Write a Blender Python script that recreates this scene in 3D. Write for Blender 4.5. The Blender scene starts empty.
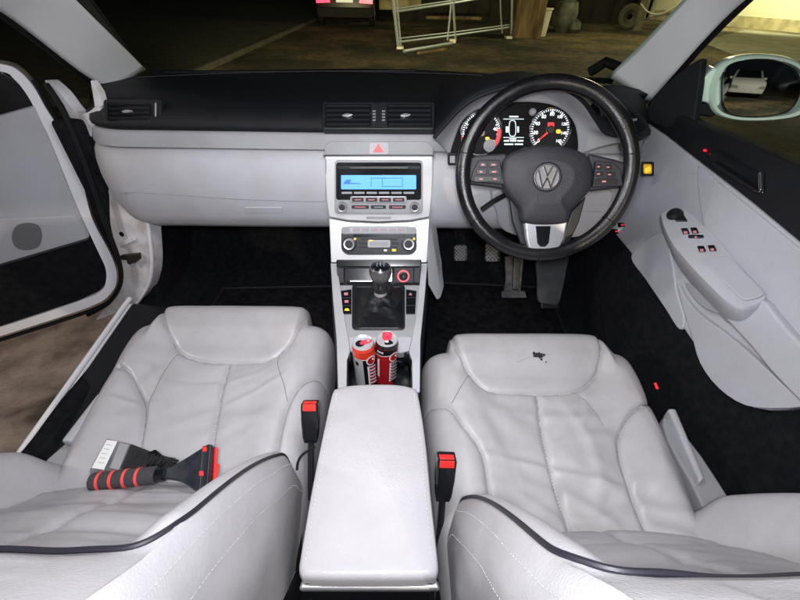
import bpy, bmesh, math, random
import numpy as np
from mathutils import Vector, Matrix, noise
random.seed(7)
R = math.radians
V = Vector
# ------------------------------------------------------------------ collection / scene
scn = bpy.context.scene
col = scn.collection

# ------------------------------------------------------------------ camera (car co-ordinates, metres, z=0 a little under the road)
PITCH = R(38.7); YAW = math.atan(.0267); ROLL = .0228
CAM = V((.029, 0, 1.30))
fwd = V((math.sin(YAW)*math.cos(PITCH), math.cos(YAW)*math.cos(PITCH), -math.sin(PITCH)))
r0 = V((math.cos(YAW), -math.sin(YAW), 0)); u0 = r0.cross(fwd)
rgt = (math.cos(ROLL)*r0 + math.sin(ROLL)*u0).normalized()
upv = (math.cos(ROLL)*u0 - math.sin(ROLL)*r0).normalized()
cam = bpy.data.cameras.new('camera'); co = bpy.data.objects.new('camera', cam); col.objects.link(co)
m = Matrix((rgt, upv, -fwd)).transposed().to_4x4(); m.translation = CAM
co.matrix_world = m
cam.sensor_width = 36; cam.lens = 18.0; cam.clip_start = .01; cam.clip_end = 500
scn.camera = co

def ray(px, py):
    return fwd + rgt*((px-400)/400) + upv*((300-py)/400)
def at(px, py, x=None, y=None, z=None):
    """measure: the point of the plane x=, y= or z= seen at that spot of the photograph"""
    d = ray(px, py)
    if x is not None: t = (x-CAM.x)/d.x
    elif y is not None: t = (y-CAM.y)/d.y
    else: t = (z-CAM.z)/d.z
    return CAM + d*t
class Pl:
    """a real plane in the car: origin and normal (towards the viewer side)"""
    def __init__(s, O, N):
        s.O = V(O); s.N = V(N).normalized()
        s.X = V((1, 0, 0)) - s.N*s.N.x if abs(s.N.x) < .9 else V((0, 1, 0))
        s.X.normalize(); s.Y = s.N.cross(s.X)
    def at(s, px, py, off=0):
        d = ray(px, py); O = s.O + s.N*off
        return CAM + d*((O-CAM).dot(s.N)/d.dot(s.N))
    def up(s, off): return Pl(s.O+s.N*off, s.N)

# ------------------------------------------------------------------ materials
def mat(name, colr, rough=.5, metal=0, bump=0, bscale=200, var=0, vscale=6, emit=None, estr=1, spec=.5, coat=0, col2=None, detail=4, rvar=0, aniso=None, sheen=0):
    m = bpy.data.materials.new(name); m.use_nodes = True
    nt = m.node_tree; b = nt.nodes['Principled BSDF']
    b.inputs['Base Color'].default_value = (*colr, 1)
    b.inputs['Roughness'].default_value = rough
    b.inputs['Metallic'].default_value = metal
    b.inputs['Specular IOR Level'].default_value = spec
    b.inputs['Coat Weight'].default_value = coat
    if sheen: b.inputs['Sheen Weight'].default_value = sheen
    tc = nt.nodes.new('ShaderNodeTexCoord')
    src = tc.outputs['Object']
    if aniso:
        mp = nt.nodes.new('ShaderNodeMapping'); mp.inputs['Scale'].default_value = aniso
        nt.links.new(src, mp.inputs[0]); src = mp.outputs[0]
    if var or col2:
        n = nt.nodes.new('ShaderNodeTexNoise'); n.inputs['Scale'].default_value = vscale; n.inputs['Detail'].default_value = detail
        nt.links.new(src, n.inputs['Vector'])
        mx = nt.nodes.new('ShaderNodeMix'); mx.data_type = 'RGBA'
        c2 = col2 if col2 else tuple(c*(1-var) for c in colr)
        mx.inputs[6].default_value = (*colr, 1); mx.inputs[7].default_value = (*c2, 1)
        cr = nt.nodes.new('ShaderNodeValToRGB'); cr.color_ramp.elements[0].position = .38; cr.color_ramp.elements[1].position = .66
        nt.links.new(n.outputs['Fac'], cr.inputs[0]); nt.links.new(cr.outputs[0], mx.inputs[0])
        nt.links.new(mx.outputs[2], b.inputs['Base Color'])
    if rvar:
        n = nt.nodes.new('ShaderNodeTexNoise'); n.inputs['Scale'].default_value = vscale*3; n.inputs['Detail'].default_value = 6
        nt.links.new(src, n.inputs['Vector'])
        mr = nt.nodes.new('ShaderNodeMapRange'); mr.inputs[3].default_value = rough-rvar; mr.inputs[4].default_value = rough+rvar
        mr.inputs[1].default_value = .3; mr.inputs[2].default_value = .7
        nt.links.new(n.outputs['Fac'], mr.inputs[0]); nt.links.new(mr.outputs[0], b.inputs['Roughness'])
    if bump:
        n2 = nt.nodes.new('ShaderNodeTexNoise'); n2.inputs['Scale'].default_value = bscale; n2.inputs['Detail'].default_value = 3
        nt.links.new(src, n2.inputs['Vector'])
        bp = nt.nodes.new('ShaderNodeBump'); bp.inputs['Strength'].default_value = bump; bp.inputs['Distance'].default_value = .004
        nt.links.new(n2.outputs['Fac'], bp.inputs['Height']); nt.links.new(bp.outputs[0], b.inputs['Normal'])
    if emit:
        b.inputs['Emission Color'].default_value = (*emit, 1); b.inputs['Emission Strength'].default_value = estr
    return m
def leather(name, colr, dirt):
    m = mat(name, colr, rough=.37, rvar=.08, vscale=5, spec=.45)
    nt = m.node_tree; b = nt.nodes['Principled BSDF']; tc = nt.nodes.new('ShaderNodeTexCoord')
    vo = nt.nodes.new('ShaderNodeTexVoronoi'); vo.inputs['Scale'].default_value = 420
    nt.links.new(tc.outputs['Object'], vo.inputs['Vector'])
    n = nt.nodes.new('ShaderNodeTexNoise'); n.inputs['Scale'].default_value = 14; n.inputs['Detail'].default_value = 8; n.inputs['Roughness'].default_value = .65
    nt.links.new(tc.outputs['Object'], n.inputs['Vector'])
    b1 = nt.nodes.new('ShaderNodeBump'); b1.inputs['Strength'].default_value = .09; b1.inputs['Distance'].default_value = .002
    nt.links.new(vo.outputs['Distance'], b1.inputs['Height'])
    b2 = nt.nodes.new('ShaderNodeBump'); b2.inputs['Strength'].default_value = .10; b2.inputs['Distance'].default_value = .01
    nt.links.new(n.outputs['Fac'], b2.inputs['Height']); nt.links.new(b1.outputs[0], b2.inputs['Normal'])
    nt.links.new(b2.outputs[0], b.inputs['Normal'])
    n3 = nt.nodes.new('ShaderNodeTexNoise'); n3.inputs['Scale'].default_value = 7; n3.inputs['Detail'].default_value = 9; n3.inputs['Roughness'].default_value = .7
    nt.links.new(tc.outputs['Object'], n3.inputs['Vector'])
    cr = nt.nodes.new('ShaderNodeValToRGB'); cr.color_ramp.elements[0].position = .42; cr.color_ramp.elements[1].position = .75
    nt.links.new(n3.outputs['Fac'], cr.inputs[0])
    mx = nt.nodes.new('ShaderNodeMix'); mx.data_type = 'RGBA'; mx.inputs[6].default_value = (*colr, 1); mx.inputs[7].default_value = (*dirt, 1)
    nt.links.new(cr.outputs[0], mx.inputs[0]); nt.links.new(mx.outputs[2], b.inputs['Base Color'])
    return m
M = dict(
 leather=leather('pale_grey_leather', (.445, .435, .455), (.37, .36, .37)),
 leather_worn=leather('worn_driver_leather', (.435, .425, .44), (.34, .33, .325)),
 leather_lid=leather('armrest_leather', (.46, .448, .475), (.41, .398, .42)),
 leather_dark=leather('shaded_grey_leather', (.50, .49, .51), (.42, .41, .43)),
 grey=mat('light_grey_plastic', (.44, .445, .49), .50, bump=.3, bscale=900, col2=(.39, .385, .40), vscale=7, detail=10, rvar=.1),
 grey_mid=mat('mid_grey_plastic', (.32, .325, .35), .5, bump=.3, bscale=900, col2=(.28, .28, .295), vscale=9, detail=10, rvar=.1),
 door_grey=mat('door_panel_vinyl', (.46, .468, .52), .50, bump=.3, bscale=800, col2=(.41, .41, .43), vscale=6, detail=10, rvar=.1),
 patch=mat('speaker_cloth', (.17, .175, .18), .9, bump=.5, bscale=1500),
 black=mat('soft_black_plastic', (.006, .007, .010), .6, bump=.4, bscale=900, var=.3, spec=.3),
 gloss=mat('glossy_black_plastic', (.006, .007, .009), .18),
 satin=mat('satin_black_plastic', (.010, .011, .013), .38, spec=.4, bump=.1, bscale=700),
 rubber=mat('black_rubber', (.005, .005, .006), .7, spec=.25),
 carpet=mat('black_carpet', (.009, .010, .013), .95, spec=.1, bump=1, bscale=500, col2=(.016, .017, .019), vscale=60, detail=12),
 mat_=mat('floor_mat_pile', (.006, .007, .009), .98, spec=.1, bump=1, bscale=500, col2=(.018, .018, .019), vscale=45, detail=12),
 white=mat('white_car_paint', (.86, .85, .90), .25, coat=.5, var=.05),
 jamb=mat('white_jamb_paint', (.72, .71, .74), .35, col2=(.5, .46, .44), vscale=20, detail=9),
 pillar=mat('pillar_trim', (.80, .81, .815), .6, bump=.25, bscale=700, var=.05),
 mint=mat('white_mirror_paint', (.80, .89, .87), .22, coat=.6),
 alu=mat('white_stack_trim', (.66, .66, .675), .36, metal=.25, rvar=.06, var=.05),
 silver=mat('satin_silver', (.55, .55, .58), .33, metal=.75, rvar=.05),
 chrome=mat('bright_chrome', (.75, .75, .78), .12, metal=1),
 steel=mat('worn_steel', (.10, .10, .10), .4, metal=.8, rvar=.1, col2=(.12, .11, .10), vscale=40),
 pedalr=mat('worn_pedal_rubber', (.05, .05, .055), .8, col2=(.13, .12, .11), vscale=35, detail=9, bump=.6, bscale=150),
 wheel=mat('worn_wheel_leather', (.004, .004, .005), .24, rvar=.07, vscale=9, bump=.15, bscale=500, col2=(.012, .012, .013)),
 airbag=mat('airbag_cover', (.022, .022, .029), .5, bump=.35, bscale=700, var=.15),
 red=mat('red_plastic', (.75, .03, .025), .35),
 redlit=mat('red_backlight', (.5, .01, .015), .4, emit=(1, .03, .04), estr=.55),
 pinklit=mat('pink_symbol', (.50, .17, .19), .5, emit=(1, .30, .34), estr=.08),
 amber=mat('amber_lamp', (.7, .42, .02), .4, emit=(1, .58, .03), estr=.55),
 whitelit=mat('white_symbol', (.8, .8, .8), .5, emit=(.85, .92, 1), estr=.7),
 grnwhite=mat('pale_display_line', (.6, .7, .7), .5, emit=(.7, .85, .9), estr=.6),
 blue=mat('blue_display', (.12, .33, .7), .3, emit=(.10, .34, .85), estr=.62),
 bluedark=mat('blue_display_segment', (.05, .14, .4), .4, emit=(.03, .12, .42), estr=.5),
 dial=mat('dial_face', (.012, .012, .014), .7, spec=.15),
 cface=mat('cluster_face', (.006, .006, .007), .7, spec=.12),
 seamgrey=mat('seam_shadow_thread', (.27, .26, .27), .9),
 backthread=mat('grey_thread', (.50, .49, .50), .8),
 thread=mat('pale_thread', (.68, .66, .66), .8),
 seamdk=mat('piping_and_gap_black', (.012, .011, .018), .5),
 label=mat('white_label', (.75, .75, .74), .5),
 printgrey=mat('grey_print', (.3, .3, .32), .6),
 foam=mat('dark_foam_grip', (.055, .052, .06), .95, bump=1, bscale=500),
 redfoam=mat('red_foam_ring', (.75, .07, .06), .8),
 scraper=mat('scraper_navy_plastic', (.012, .014, .022), .3, rvar=.08, vscale=20),
 bristle=mat('black_bristle', (.012, .012, .013), .9),
 canred=mat('can_red', (.45, .015, .02), .28, metal=.3, coat=.3),
 canredb=mat('can_bright_red', (.75, .05, .02), .3, metal=.2, coat=.3),
 canblack=mat('can_black', (.012, .010, .012), .25, metal=.3, coat=.3),
 cansilver=mat('can_aluminium', (.74, .74, .76), .28, metal=.55),
 canwhite=mat('can_white_print', (.72, .70, .72), .35),
 canpink=mat('can_pink_print', (.8, .12, .18), .35),
 cantab=mat('can_red_tab', (.85, .06, .10), .3, metal=.2),
 headliner=mat('headliner_cloth', (.55, .55, .54), .95, bump=.4, bscale=900),
 screw=mat('dark_metal', (.05, .04, .035), .5, metal=.6),
 mark=mat('dark_burn_mark', (.015, .015, .018), .8),
 gal=mat('galvanised_tube', (.42, .47, .50), .4, metal=.55, var=.2, vscale=30),
 timber=mat('weathered_timber', (.17, .115, .05), .85, var=.7, vscale=7, aniso=(1, 1, .2), bump=.6, bscale=60),
 bucket=mat('cream_bucket', (.62, .60, .50), .5, var=.15),
 bin=mat('grey_sack', (.10, .105, .08), .55, var=.4, vscale=8),
 cream=mat('cream_render', (.68, .62, .40), .9, var=.10, vscale=1.5, bump=.3, bscale=30),
 sand=mat('sandstone', (.45, .38, .20), .9, var=.4, vscale=3),
 carred=mat('dark_red_paint', (.010, .002, .003), .4),
 tail=mat('tail_lamp', (.6, .02, .04), .3, emit=(1, .03, .10), estr=2.2),
 plate=mat('number_plate', (.7, .7, .62), .4, emit=(.9, .85, .7), estr=.35),
 darkwood=mat('dark_shed_board', (.02, .018, .013), .9, var=.5, vscale=4),
 tyre=mat('old_tyre', (.10, .09, .06), .8, var=.3, vscale=12),
 blackflake=mat('crumb_debris', (.6, .6, .62), .6),
)
def ground_mat():
    m = bpy.data.materials.new('night_tarmac'); m.use_nodes = True; nt = m.node_tree; b = nt.nodes['Principled BSDF']
    tc = nt.nodes.new('ShaderNodeTexCoord')
    def nz(s, d, r=.5):
        n = nt.nodes.new('ShaderNodeTexNoise'); n.inputs['Scale'].default_value = s; n.inputs['Detail'].default_value = d; n.inputs['Roughness'].default_value = r
        nt.links.new(tc.outputs['Object'], n.inputs['Vector']); return n
    a, c = nz(.55, 7, .65), nz(7, 10, .8)
    r1 = nt.nodes.new('ShaderNodeValToRGB'); e = r1.color_ramp.elements
    e[0].position = .42; e[0].color = (.026, .026, .016, 1); e[1].position = .60; e[1].color = (.17, .125, .06, 1)
    nt.links.new(a.outputs['Fac'], r1.inputs[0])
    r2 = nt.nodes.new('ShaderNodeValToRGB'); e = r2.color_ramp.elements
    e[0].position = .36; e[0].color = (.15, .15, .15, 1); e[1].position = .66; e[1].color = (1.9, 1.9, 1.8, 1)
    nt.links.new(c.outputs['Fac'], r2.inputs[0])
    mx = nt.nodes.new('ShaderNodeMix'); mx.data_type = 'RGBA'; mx.blend_type = 'MULTIPLY'; mx.inputs[0].default_value = 1
    nt.links.new(r1.outputs[0], mx.inputs[6]); nt.links.new(r2.outputs[0], mx.inputs[7]); nt.links.new(mx.outputs[2], b.inputs['Base Color'])
    bp = nt.nodes.new('ShaderNodeBump'); bp.inputs['Strength'].default_value = .8; bp.inputs['Distance'].default_value = .02
    nt.links.new(c.outputs['Fac'], bp.inputs['Height']); nt.links.new(bp.outputs[0], b.inputs['Normal'])
    b.inputs['Roughness'].default_value = .85
    return m
M['ground'] = ground_mat()
M['paving'] = mat('brown_paving', (.33, .26, .215), .75, col2=(.15, .115, .095), vscale=9, detail=12, bump=.9, bscale=90)
def glass_mat(name, tint, ior=1.45, rough=0):
    m = bpy.data.materials.new(name); m.use_nodes = True; nt = m.node_tree; nt.nodes.clear()
    o = nt.nodes.new('ShaderNodeOutputMaterial'); t = nt.nodes.new('ShaderNodeBsdfTransparent'); g = nt.nodes.new('ShaderNodeBsdfGlossy')
    f = nt.nodes.new('ShaderNodeLayerWeight'); x = nt.nodes.new('ShaderNodeMixShader'); f.inputs[0].default_value = .5
    pw = nt.nodes.new('ShaderNodeMath'); pw.operation = 'POWER'; pw.inputs[1].default_value = 5
    ma = nt.nodes.new('ShaderNodeMath'); ma.operation = 'MULTIPLY_ADD'; f0 = ((ior-1)/(ior+1))**2; ma.inputs[1].default_value = .9; ma.inputs[2].default_value = f0
    nt.links.new(f.outputs['Facing'], pw.inputs[0]); nt.links.new(pw.outputs[0], ma.inputs[0])
    t.inputs[0].default_value = (*tint, 1); g.inputs['Roughness'].default_value = rough
    nt.links.new(ma.outputs[0], x.inputs[0]); nt.links.new(t.outputs[0], x.inputs[1]); nt.links.new(g.outputs[0], x.inputs[2]); nt.links.new(x.outputs[0], o.inputs[0])
    return m
M['glass'] = glass_mat('window_glass', (.86, .95, .88))
M['sideglass'] = glass_mat('side_window_glass', (.92, .97, .93), 1.3)
M['lens'] = glass_mat('clear_lens', (.95, .95, .95), 1.2)
M['mirror'] = mat('mirror_glass', (.55, .57, .6), .02, metal=1)
M['film'] = glass_mat('clear_film', (.80, .80, .82), 1.5, .25)

# ------------------------------------------------------------------ objects
def thing(name, label, cat, loc=(0, 0, 0), group=None):
    o = bpy.data.objects.new(name, None); col.objects.link(o); o.location = loc
    o.empty_display_size = .05
    o['label'] = label; o['category'] = cat
    if group: o['group'] = group
    return o
def tag(o, label, cat, group=None):
    o['label'] = label; o['category'] = cat
    if group: o['group'] = group
    return o
def worldloc(o):
    p = V((0, 0, 0))
    while o: p = p + o.location; o = o.parent
    return p
def finish(name, verts, faces, material, parent=None, bevel=0, seg=2, solid=0, soff=-1, smooth=True, sharp=38, sub=0, mats=None, midx=None, loc=None):
    base = worldloc(parent) if parent else V((0, 0, 0))
    if loc is None: loc = V((0, 0, 0))
    loc = V(loc)
    me = bpy.data.meshes.new(name)
    me.from_pydata([tuple(V(v)-base-loc) for v in verts], [], faces)
    bm = bmesh.new(); bm.from_mesh(me)
    bmesh.ops.remove_doubles(bm, verts=bm.verts, dist=1e-6)
    bmesh.ops.recalc_face_normals(bm, faces=bm.faces)
    for f in bm.faces: f.smooth = smooth
    if not bevel and smooth:
        for e in bm.edges:
            if len(e.link_faces) == 2 and e.calc_face_angle(0) > R(sharp): e.smooth = False
    bm.to_mesh(me); bm.free()
    o = bpy.data.objects.new(name, me); col.objects.link(o)
    if mats:
        for mm in mats: me.materials.append(mm)
        if midx and len(midx) == len(me.polygons):
            for p, i in zip(me.polygons, midx): p.material_index = i
    else: me.materials.append(material)
    if parent: o.parent = parent
    o.location = loc
    if solid:
        s = o.modifiers.new('solid', 'SOLIDIFY'); s.thickness = solid; s.offset = soff
    if bevel:
        b = o.modifiers.new('bevel', 'BEVEL'); b.width = bevel; b.segments = seg; b.limit_method = 'ANGLE'; b.angle_limit = R(32)
        w = o.modifiers.new('wn', 'WEIGHTED_NORMAL')
    if sub:
        s = o.modifiers.new('sub', 'SUBSURF'); s.levels = sub; s.render_levels = sub
    return o
class MB:
    def __init__(s): s.v = []; s.f = []
    def add(s, vs, fs):
        n = len(s.v); s.v += [V(v) for v in vs]; s.f += [tuple(i+n for i in f) for f in fs]; return s
    def poly(s, pts, vec):
        """prism: outline pts extruded by vec"""
        n = len(pts); vec = V(vec); a = [V(p) for p in pts]; b = [p+vec for p in a]
        fs = [tuple(range(n)), tuple(range(2*n-1, n-1, -1))] + [(i, n+i, n+(i+1) % n, (i+1) % n) for i in range(n)]
        return s.add(a+b, fs)
    def box(s, c, size, ax=None):
        c = V(c); ax = ax or (V((1, 0, 0)), V((0, 1, 0)), V((0, 0, 1)))
        X, Y, Z = [V(a).normalized()*(d/2) for a, d in zip(ax, size)]
        return s.poly([c-X-Y-Z, c+X-Y-Z, c+X+Y-Z, c-X+Y-Z], Z*2)
    def tube(s, pts, r, n=10, closed=False, cap=True, flat=1, upd=None):
        pts = [V(p) for p in pts]; N = len(pts); rs = r if isinstance(r, (list, tuple)) else [r]*N
        vs = []; fs = []; prev = None
        for i, p in enumerate(pts):
            if closed: t = pts[(i+1) % N]-pts[i-1]
            else: t = pts[min(i+1, N-1)]-pts[max(i-1, 0)]
            t.normalize()
            if upd is not None: a = V(upd)
            elif prev is None: a = V((0, 0, 1)) if abs(t.z) < .9 else V((1, 0, 0))
            else: a = prev
            a = (a-t*a.dot(t)).normalized(); b = t.cross(a); prev = a
            for k in range(n):
                q = 2*math.pi*k/n
                vs.append(p+(a*math.cos(q)*flat+b*math.sin(q))*rs[i])
        L = N if closed else N-1
        for i in range(L):
            for k in range(n):
                j = (i+1) % N
                fs.append((i*n+k, i*n+(k+1) % n, j*n+(k+1) % n, j*n+k))
        if cap and not closed:
            fs.append(tuple(range(n-1, -1, -1))); fs.append(tuple((N-1)*n+k for k in range(n)))
        return s.add(vs, fs)
    def lathe(s, O, axis, prof, n=32, ring=False):
        """prof: (radius, height) pairs along axis"""
        O = V(O); a = V(axis).normalized(); x = a.orthogonal().normalized(); y = a.cross(x)
        vs = []; fs = []
        for (r, h) in prof:
            for k in range(n):
                q = 2*math.pi*k/n; vs.append(O+a*h+(x*math.cos(q)+y*math.sin(q))*max(r, 1e-5))
        P = len(prof)
        for i in range(P if ring else P-1):
            j = (i+1) % P
            for k in range(n):
                fs.append((i*n+k, i*n+(k+1) % n, j*n+(k+1) % n, j*n+k))
        if not ring:
            fs.append(tuple(range(n-1, -1, -1))); fs.append(tuple((P-1)*n+k for k in range(n)))
        return s.add(vs, fs)
    def grid(s, G):
        a = len(G); b = len(G[0])
        return s.add([p for row in G for p in row], [(i*b+j, i*b+j+1, (i+1)*b+j+1, (i+1)*b+j) for i in range(a-1) for j in range(b-1)])
    def build(s, name, material, parent=None, **k): return finish(name, s.v, s.f, material, parent, **k)
def rr(x0, y0, x1, y1, r, n=5):
    out = []
    for cx, cy, a0 in ((x1-r, y0+r, -90), (x1-r, y1-r, 0), (x0+r, y1-r, 90), (x0+r, y0+r, 180)):
        for k in range(n+1):
            a = R(a0+90*k/n); out.append((cx+r*math.cos(a), cy+r*math.sin(a)))
    return out
def cat(pts, closed=True, n=6):
    """Catmull-Rom through pts (any dimension)"""
    N = len(pts); out = []
    for i in range(N if closed else N-1):
        g = (lambda k: pts[k % N]) if closed else (lambda k: pts[max(0, min(N-1, k))])
        p0, p1, p2, p3 = g(i-1), g(i), g(i+1), g(i+2)
        for k in range(n):
            t = k/n
            out.append(tuple(.5*((2*b)+(-a+c)*t+(2*a-5*b+4*c-d)*t*t+(-a+3*b-3*c+d)*t**3) for a, b, c, d in zip(p0, p1, p2, p3)))
    if not closed: out.append(tuple(pts[-1]))
    return out
def slab(name, pl, pts, t, material, parent=None, off=0, mb=None, **k):
    """outline measured on plane pl, real thickness t along its normal"""
    q = mb or MB(); q.poly([pl.at(x, y, off) for x, y in pts], pl.N*t)
    return q if mb is not None else q.build(name, material, parent, **k)
def disc(name, pl, c, r, t, material, parent=None, off=0, prof=None, n=32, world=None, ring=False, **k):
    O = (V(world) if world is not None else pl.at(*c)) + pl.N*off
    return MB().lathe(O, pl.N, prof or [(r, 0), (r, t)], n, ring).build(name, material, parent, **k)
def text(name, body, pl, c, size, material, parent=None, off=.0005, ext=.0003, rot=0, sx=1, align='CENTER', world=None, bold=0):
    cu = bpy.data.curves.new(name, 'FONT'); cu.body = body; cu.size = size; cu.align_x = align; cu.align_y = 'CENTER'; cu.extrude = ext; cu.offset = bold; cu.resolution_u = 3
    to = bpy.data.objects.new('tmp_text', cu); col.objects.link(to)
    dg = bpy.context.evaluated_depsgraph_get(); me = bpy.data.meshes.new_from_object(to.evaluated_get(dg))
    bpy.data.objects.remove(to)
    O = (V(world) if world is not None else pl.at(*c)) + pl.N*off
    cr, sr = math.cos(rot), math.sin(rot); X = pl.X*cr+pl.Y*sr; Y = -pl.X*sr+pl.Y*cr
    base = worldloc(parent) if parent else V((0, 0, 0))
    for v in me.vertices: v.co = O + X*v.co.x*sx + Y*v.co.y + pl.N*v.co.z - base
    me.name = name; me.materials.clear(); me.materials.append(material)
    o = bpy.data.objects.new(name, me); col.objects.link(o)
    if parent: o.parent = parent
    return o
def sm(a, b, x):
    t = np.clip((x-a)/(b-a), 0, 1); return t*t*(3-2*t)
def lerp(a, b, t): return a+(b-a)*t

def resample(pts, n):
    pts = [V(p) for p in pts]; L = [0]
    for a, b in zip(pts, pts[1:]): L.append(L[-1]+(b-a).length)
    out = []; j = 0
    for i in range(n):
        s = L[-1]*i/(n-1)
        while j < len(L)-2 and L[j+1] < s: j += 1
        t = (s-L[j])/max(1e-9, L[j+1]-L[j]); out.append(pts[j].lerp(pts[j+1], max(0, min(1, t))))
    return out
def c3(pts, n=40): return resample([V(p) for p in cat([tuple(p) for p in pts], False, 8)], n)

# ================================================================== CAR BODY (the shell the rest is mounted in)
body = thing('car', 'white car seen from inside with pale windscreen pillars, black carpet and an open left door', 'car', (0, 1.2, .4))
# floor carpet with tunnel and toe board
G = []
for i in range(46):
    x = -.78+1.56*i/45
    row = []
    for j in range(40):
        y = -.3+2.0*j/39
        tun = .10*math.exp(-(x/.13)**4)
        ride = .10*sm(1.22, 1.65, y)**1*4.2
        sill = .10*sm(.66, .76, abs(x))
        row.append(V((x, y, .37+tun+ride+sill+.006*noise.noise(V((x*9, y*9, 0))))))
    G.append(row)
MB().grid(G).build('floor_carpet', M['carpet'], body, solid=.01)
# bulkhead
MB().poly([V((-.78, 1.62, .5)), V((.78, 1.62, .5)), V((.78, 1.52, 1.05)), V((-.78, 1.52, 1.05))], (0, .02, 0)).build('bulkhead', M['carpet'], body)
# windscreen
G = []
for i in range(33):
    u = -1+2*i/32; row = []
    for j in range(17):
        t = j/16; hw = lerp(.70, .585, t); x = u*hw
        row.append(V((x, lerp(1.53-.45*x*x, .80-.25*x*x, t)+.03*math.sin(math.pi*t), lerp(1.055, 1.415, t)+.012*math.sin(math.pi*t))))
    G.append(row)
MB().grid(G).build('windscreen', M['glass'], body)
MB().tube([g[0]+V((0, -.004, .004)) for g in G], .006, 8).build('windscreen_seal', M['rubber'], body)
MB().tube([at(590, 72, y=1.55), at(606, 62, y=1.52), at(622, 68, y=1.45)], .016, 8).build('wiper_pivot', M['rubber'], body)
# headliner over the cabin
G = []
for i in range(21):
    u = -1+2*i/20; row = []
    for j in range(13):
        y = lerp(.79, -1.2, j/12)-.25*(u*.585)**2*(1-j/12)
        row.append(V((u*lerp(.585, .60, j/12), y, 1.425+.03*(1-u*u))))
    G.append(row)
MB().grid(G).build('headliner', M['headliner'], body, solid=.012, soff=1)
# pillars: inner trim between windscreen edge and door edge
def pillar(pts_a, pts_b, bulge, name='pillar_trim', mt=None):
    a = c3(pts_a, 24); b = c3(pts_b, 24); G = []
    for p, q in zip(a, b):
        row = []
        mid = (p+q)/2; out = (CAM+V((0, .2, 0))-mid).normalized()
        for k in range(13):
            t = k/12; row.append(p.lerp(q, t)+out*bulge*math.sin(math.pi*t)**.7)
        G.append(row)
    return MB().grid(G).build(name, mt or M['pillar'], body, solid=.006, soff=0)
pillar([at(145, 69, y=1.30), at(118, 42, y=1.16), at(78, 2, y=1.0), at(30, -46, y=.85), at(-40, -120, y=.66)],
       [at(112, 92, y=1.19), at(80, 71, y=1.10), at(20, 24, y=.95), at(-12, 2, y=.86), at(-120, -70, y=.62)], .014)
pillar([at(609, 76, y=1.30), at(640, 46, y=1.18), at(684, 0, y=1.02), at(730, -46, y=.87), at(800, -120, y=.66)],
       [at(648, 103, y=1.19), at(667, 82, y=1.12), at(702, 42, y=1.0), at(742, 2, y=.88), at(860, -90, y=.62)], .014)
# little embossed marks on the pillars are skipped in favour of a black seal along the door edge
for side, pts in ((-1, [at(112, 94, y=1.2), at(78, 73, y=1.12), at(18, 27, y=.97), at(-60, -25, y=.84)]),
                  (1, [at(650, 105, y=1.2), at(669, 84, y=1.13), at(705, 43, y=1.01), at(746, 2, y=.89), at(800, -45, y=.78)])):
    MB().tube(c3(pts, 30), .007, 8).build('door_seal', M['rubber'], body)
# left sill : white painted flange, and black inner trim
s0 = at(128, 301, x=-.79); s1 = at(8, 470, x=-.79)
d = (s1-s0); s2 = s1+d*1.2
MB().tube([s0-d*.02, s1, s2], .0075, 10).build('sill', M['white'], body)
MB().poly([s0+V((.01, 0, -.005)), s2+V((.01, 0, -.005)), s2+V((.13, 0, -.02)), s0+V((.13, 0, -.02))], (0, 0, -.03)).build('sill_trim', M['satin'], body, bevel=.008)
MB().poly([s0+V((0, 0, -.012)), s2+V((0, 0, -.012)), s2+V((0, 0, -.3)), s0+V((0, 0, -.3))], (.02, 0, 0)).build('sill_panel', M['white'], body)
# left door jamb (face of the lower front pillar)
JP = Pl((-.75, 1.02, .7), (-.25, -.95, .1))
jamb = slab('door_jamb', JP, cat([(106, 193), (124, 184), (140, 180), (145, 195), (148, 225), (151, 262), (149, 282), (140, 300), (118, 312), (96, 320), (108, 303), (118, 285), (120, 265), (112, 235)], True, 4), -.05, M['jamb'], body, bevel=.004)
MB().tube(c3([JP.at(x, y, .004) for x, y in ((141, 181), (146, 205), (150, 240), (152, 264), (149, 284), (138, 302), (128, 312))], 30), .0045, 8).build('jamb_flange', M['white'], body)
slab('hinge', JP, [(123, 254), (141, 252), (142, 258), (137, 262), (131, 259), (124, 258)], .012, M['screw'], jamb, bevel=.002)
disc('bolt', JP, (133, 260), .007, .016, M['screw'], jamb)
disc('grommet', JP, (122, 234), .007, .003, M['rubber'], jamb)
slab('bracket', JP, [(119, 243), (135, 236), (136, 240), (121, 247)], .006, M['jamb'], jamb, bevel=.001)
MB().poly([V((-.725, 1.03, .36)), V((-.725, 1.7, .36)), V((-.80, 1.7, .36)), V((-.80, 1.03, .36))], (0, 0, .66)).build('kick_panel', M['carpet'], body, bevel=.01)
# upper jamb pieces beside the dashboard end
slab('upper_jamb', JP, cat([(44, 80), (60, 92), (76, 112), (88, 112), (98, 104), (100, 112), (92, 130), (84, 160), (78, 158), (72, 140), (60, 110)], True, 3), -.03, M['jamb'], body, bevel=.004)
slab('upper_jamb', JP, [(90, 80), (98, 92), (102, 106), (95, 110)], -.02, M['jamb'], body, bevel=.002)
# black weather strip between jamb and door
MB().tube(c3([JP.at(x, y, .02) for x, y in ((46, 84), (62, 108), (76, 140), (92, 182), (106, 225), (119, 262), (120, 284), (108, 303), (88, 315))], 50), .0065, 10).build('weather_strip', M['rubber'], body)

# driver side inner wall behind / below the door panel is the door itself; sill on that side
MB().poly([V((.70, -.3, .50)), V((.79, -.3, .50)), V((.79, 1.25, .52)), V((.70, 1.25, .52))], (0, 0, -.05)).build('sill_trim', M['carpet'], body, bevel=.01)

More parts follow.
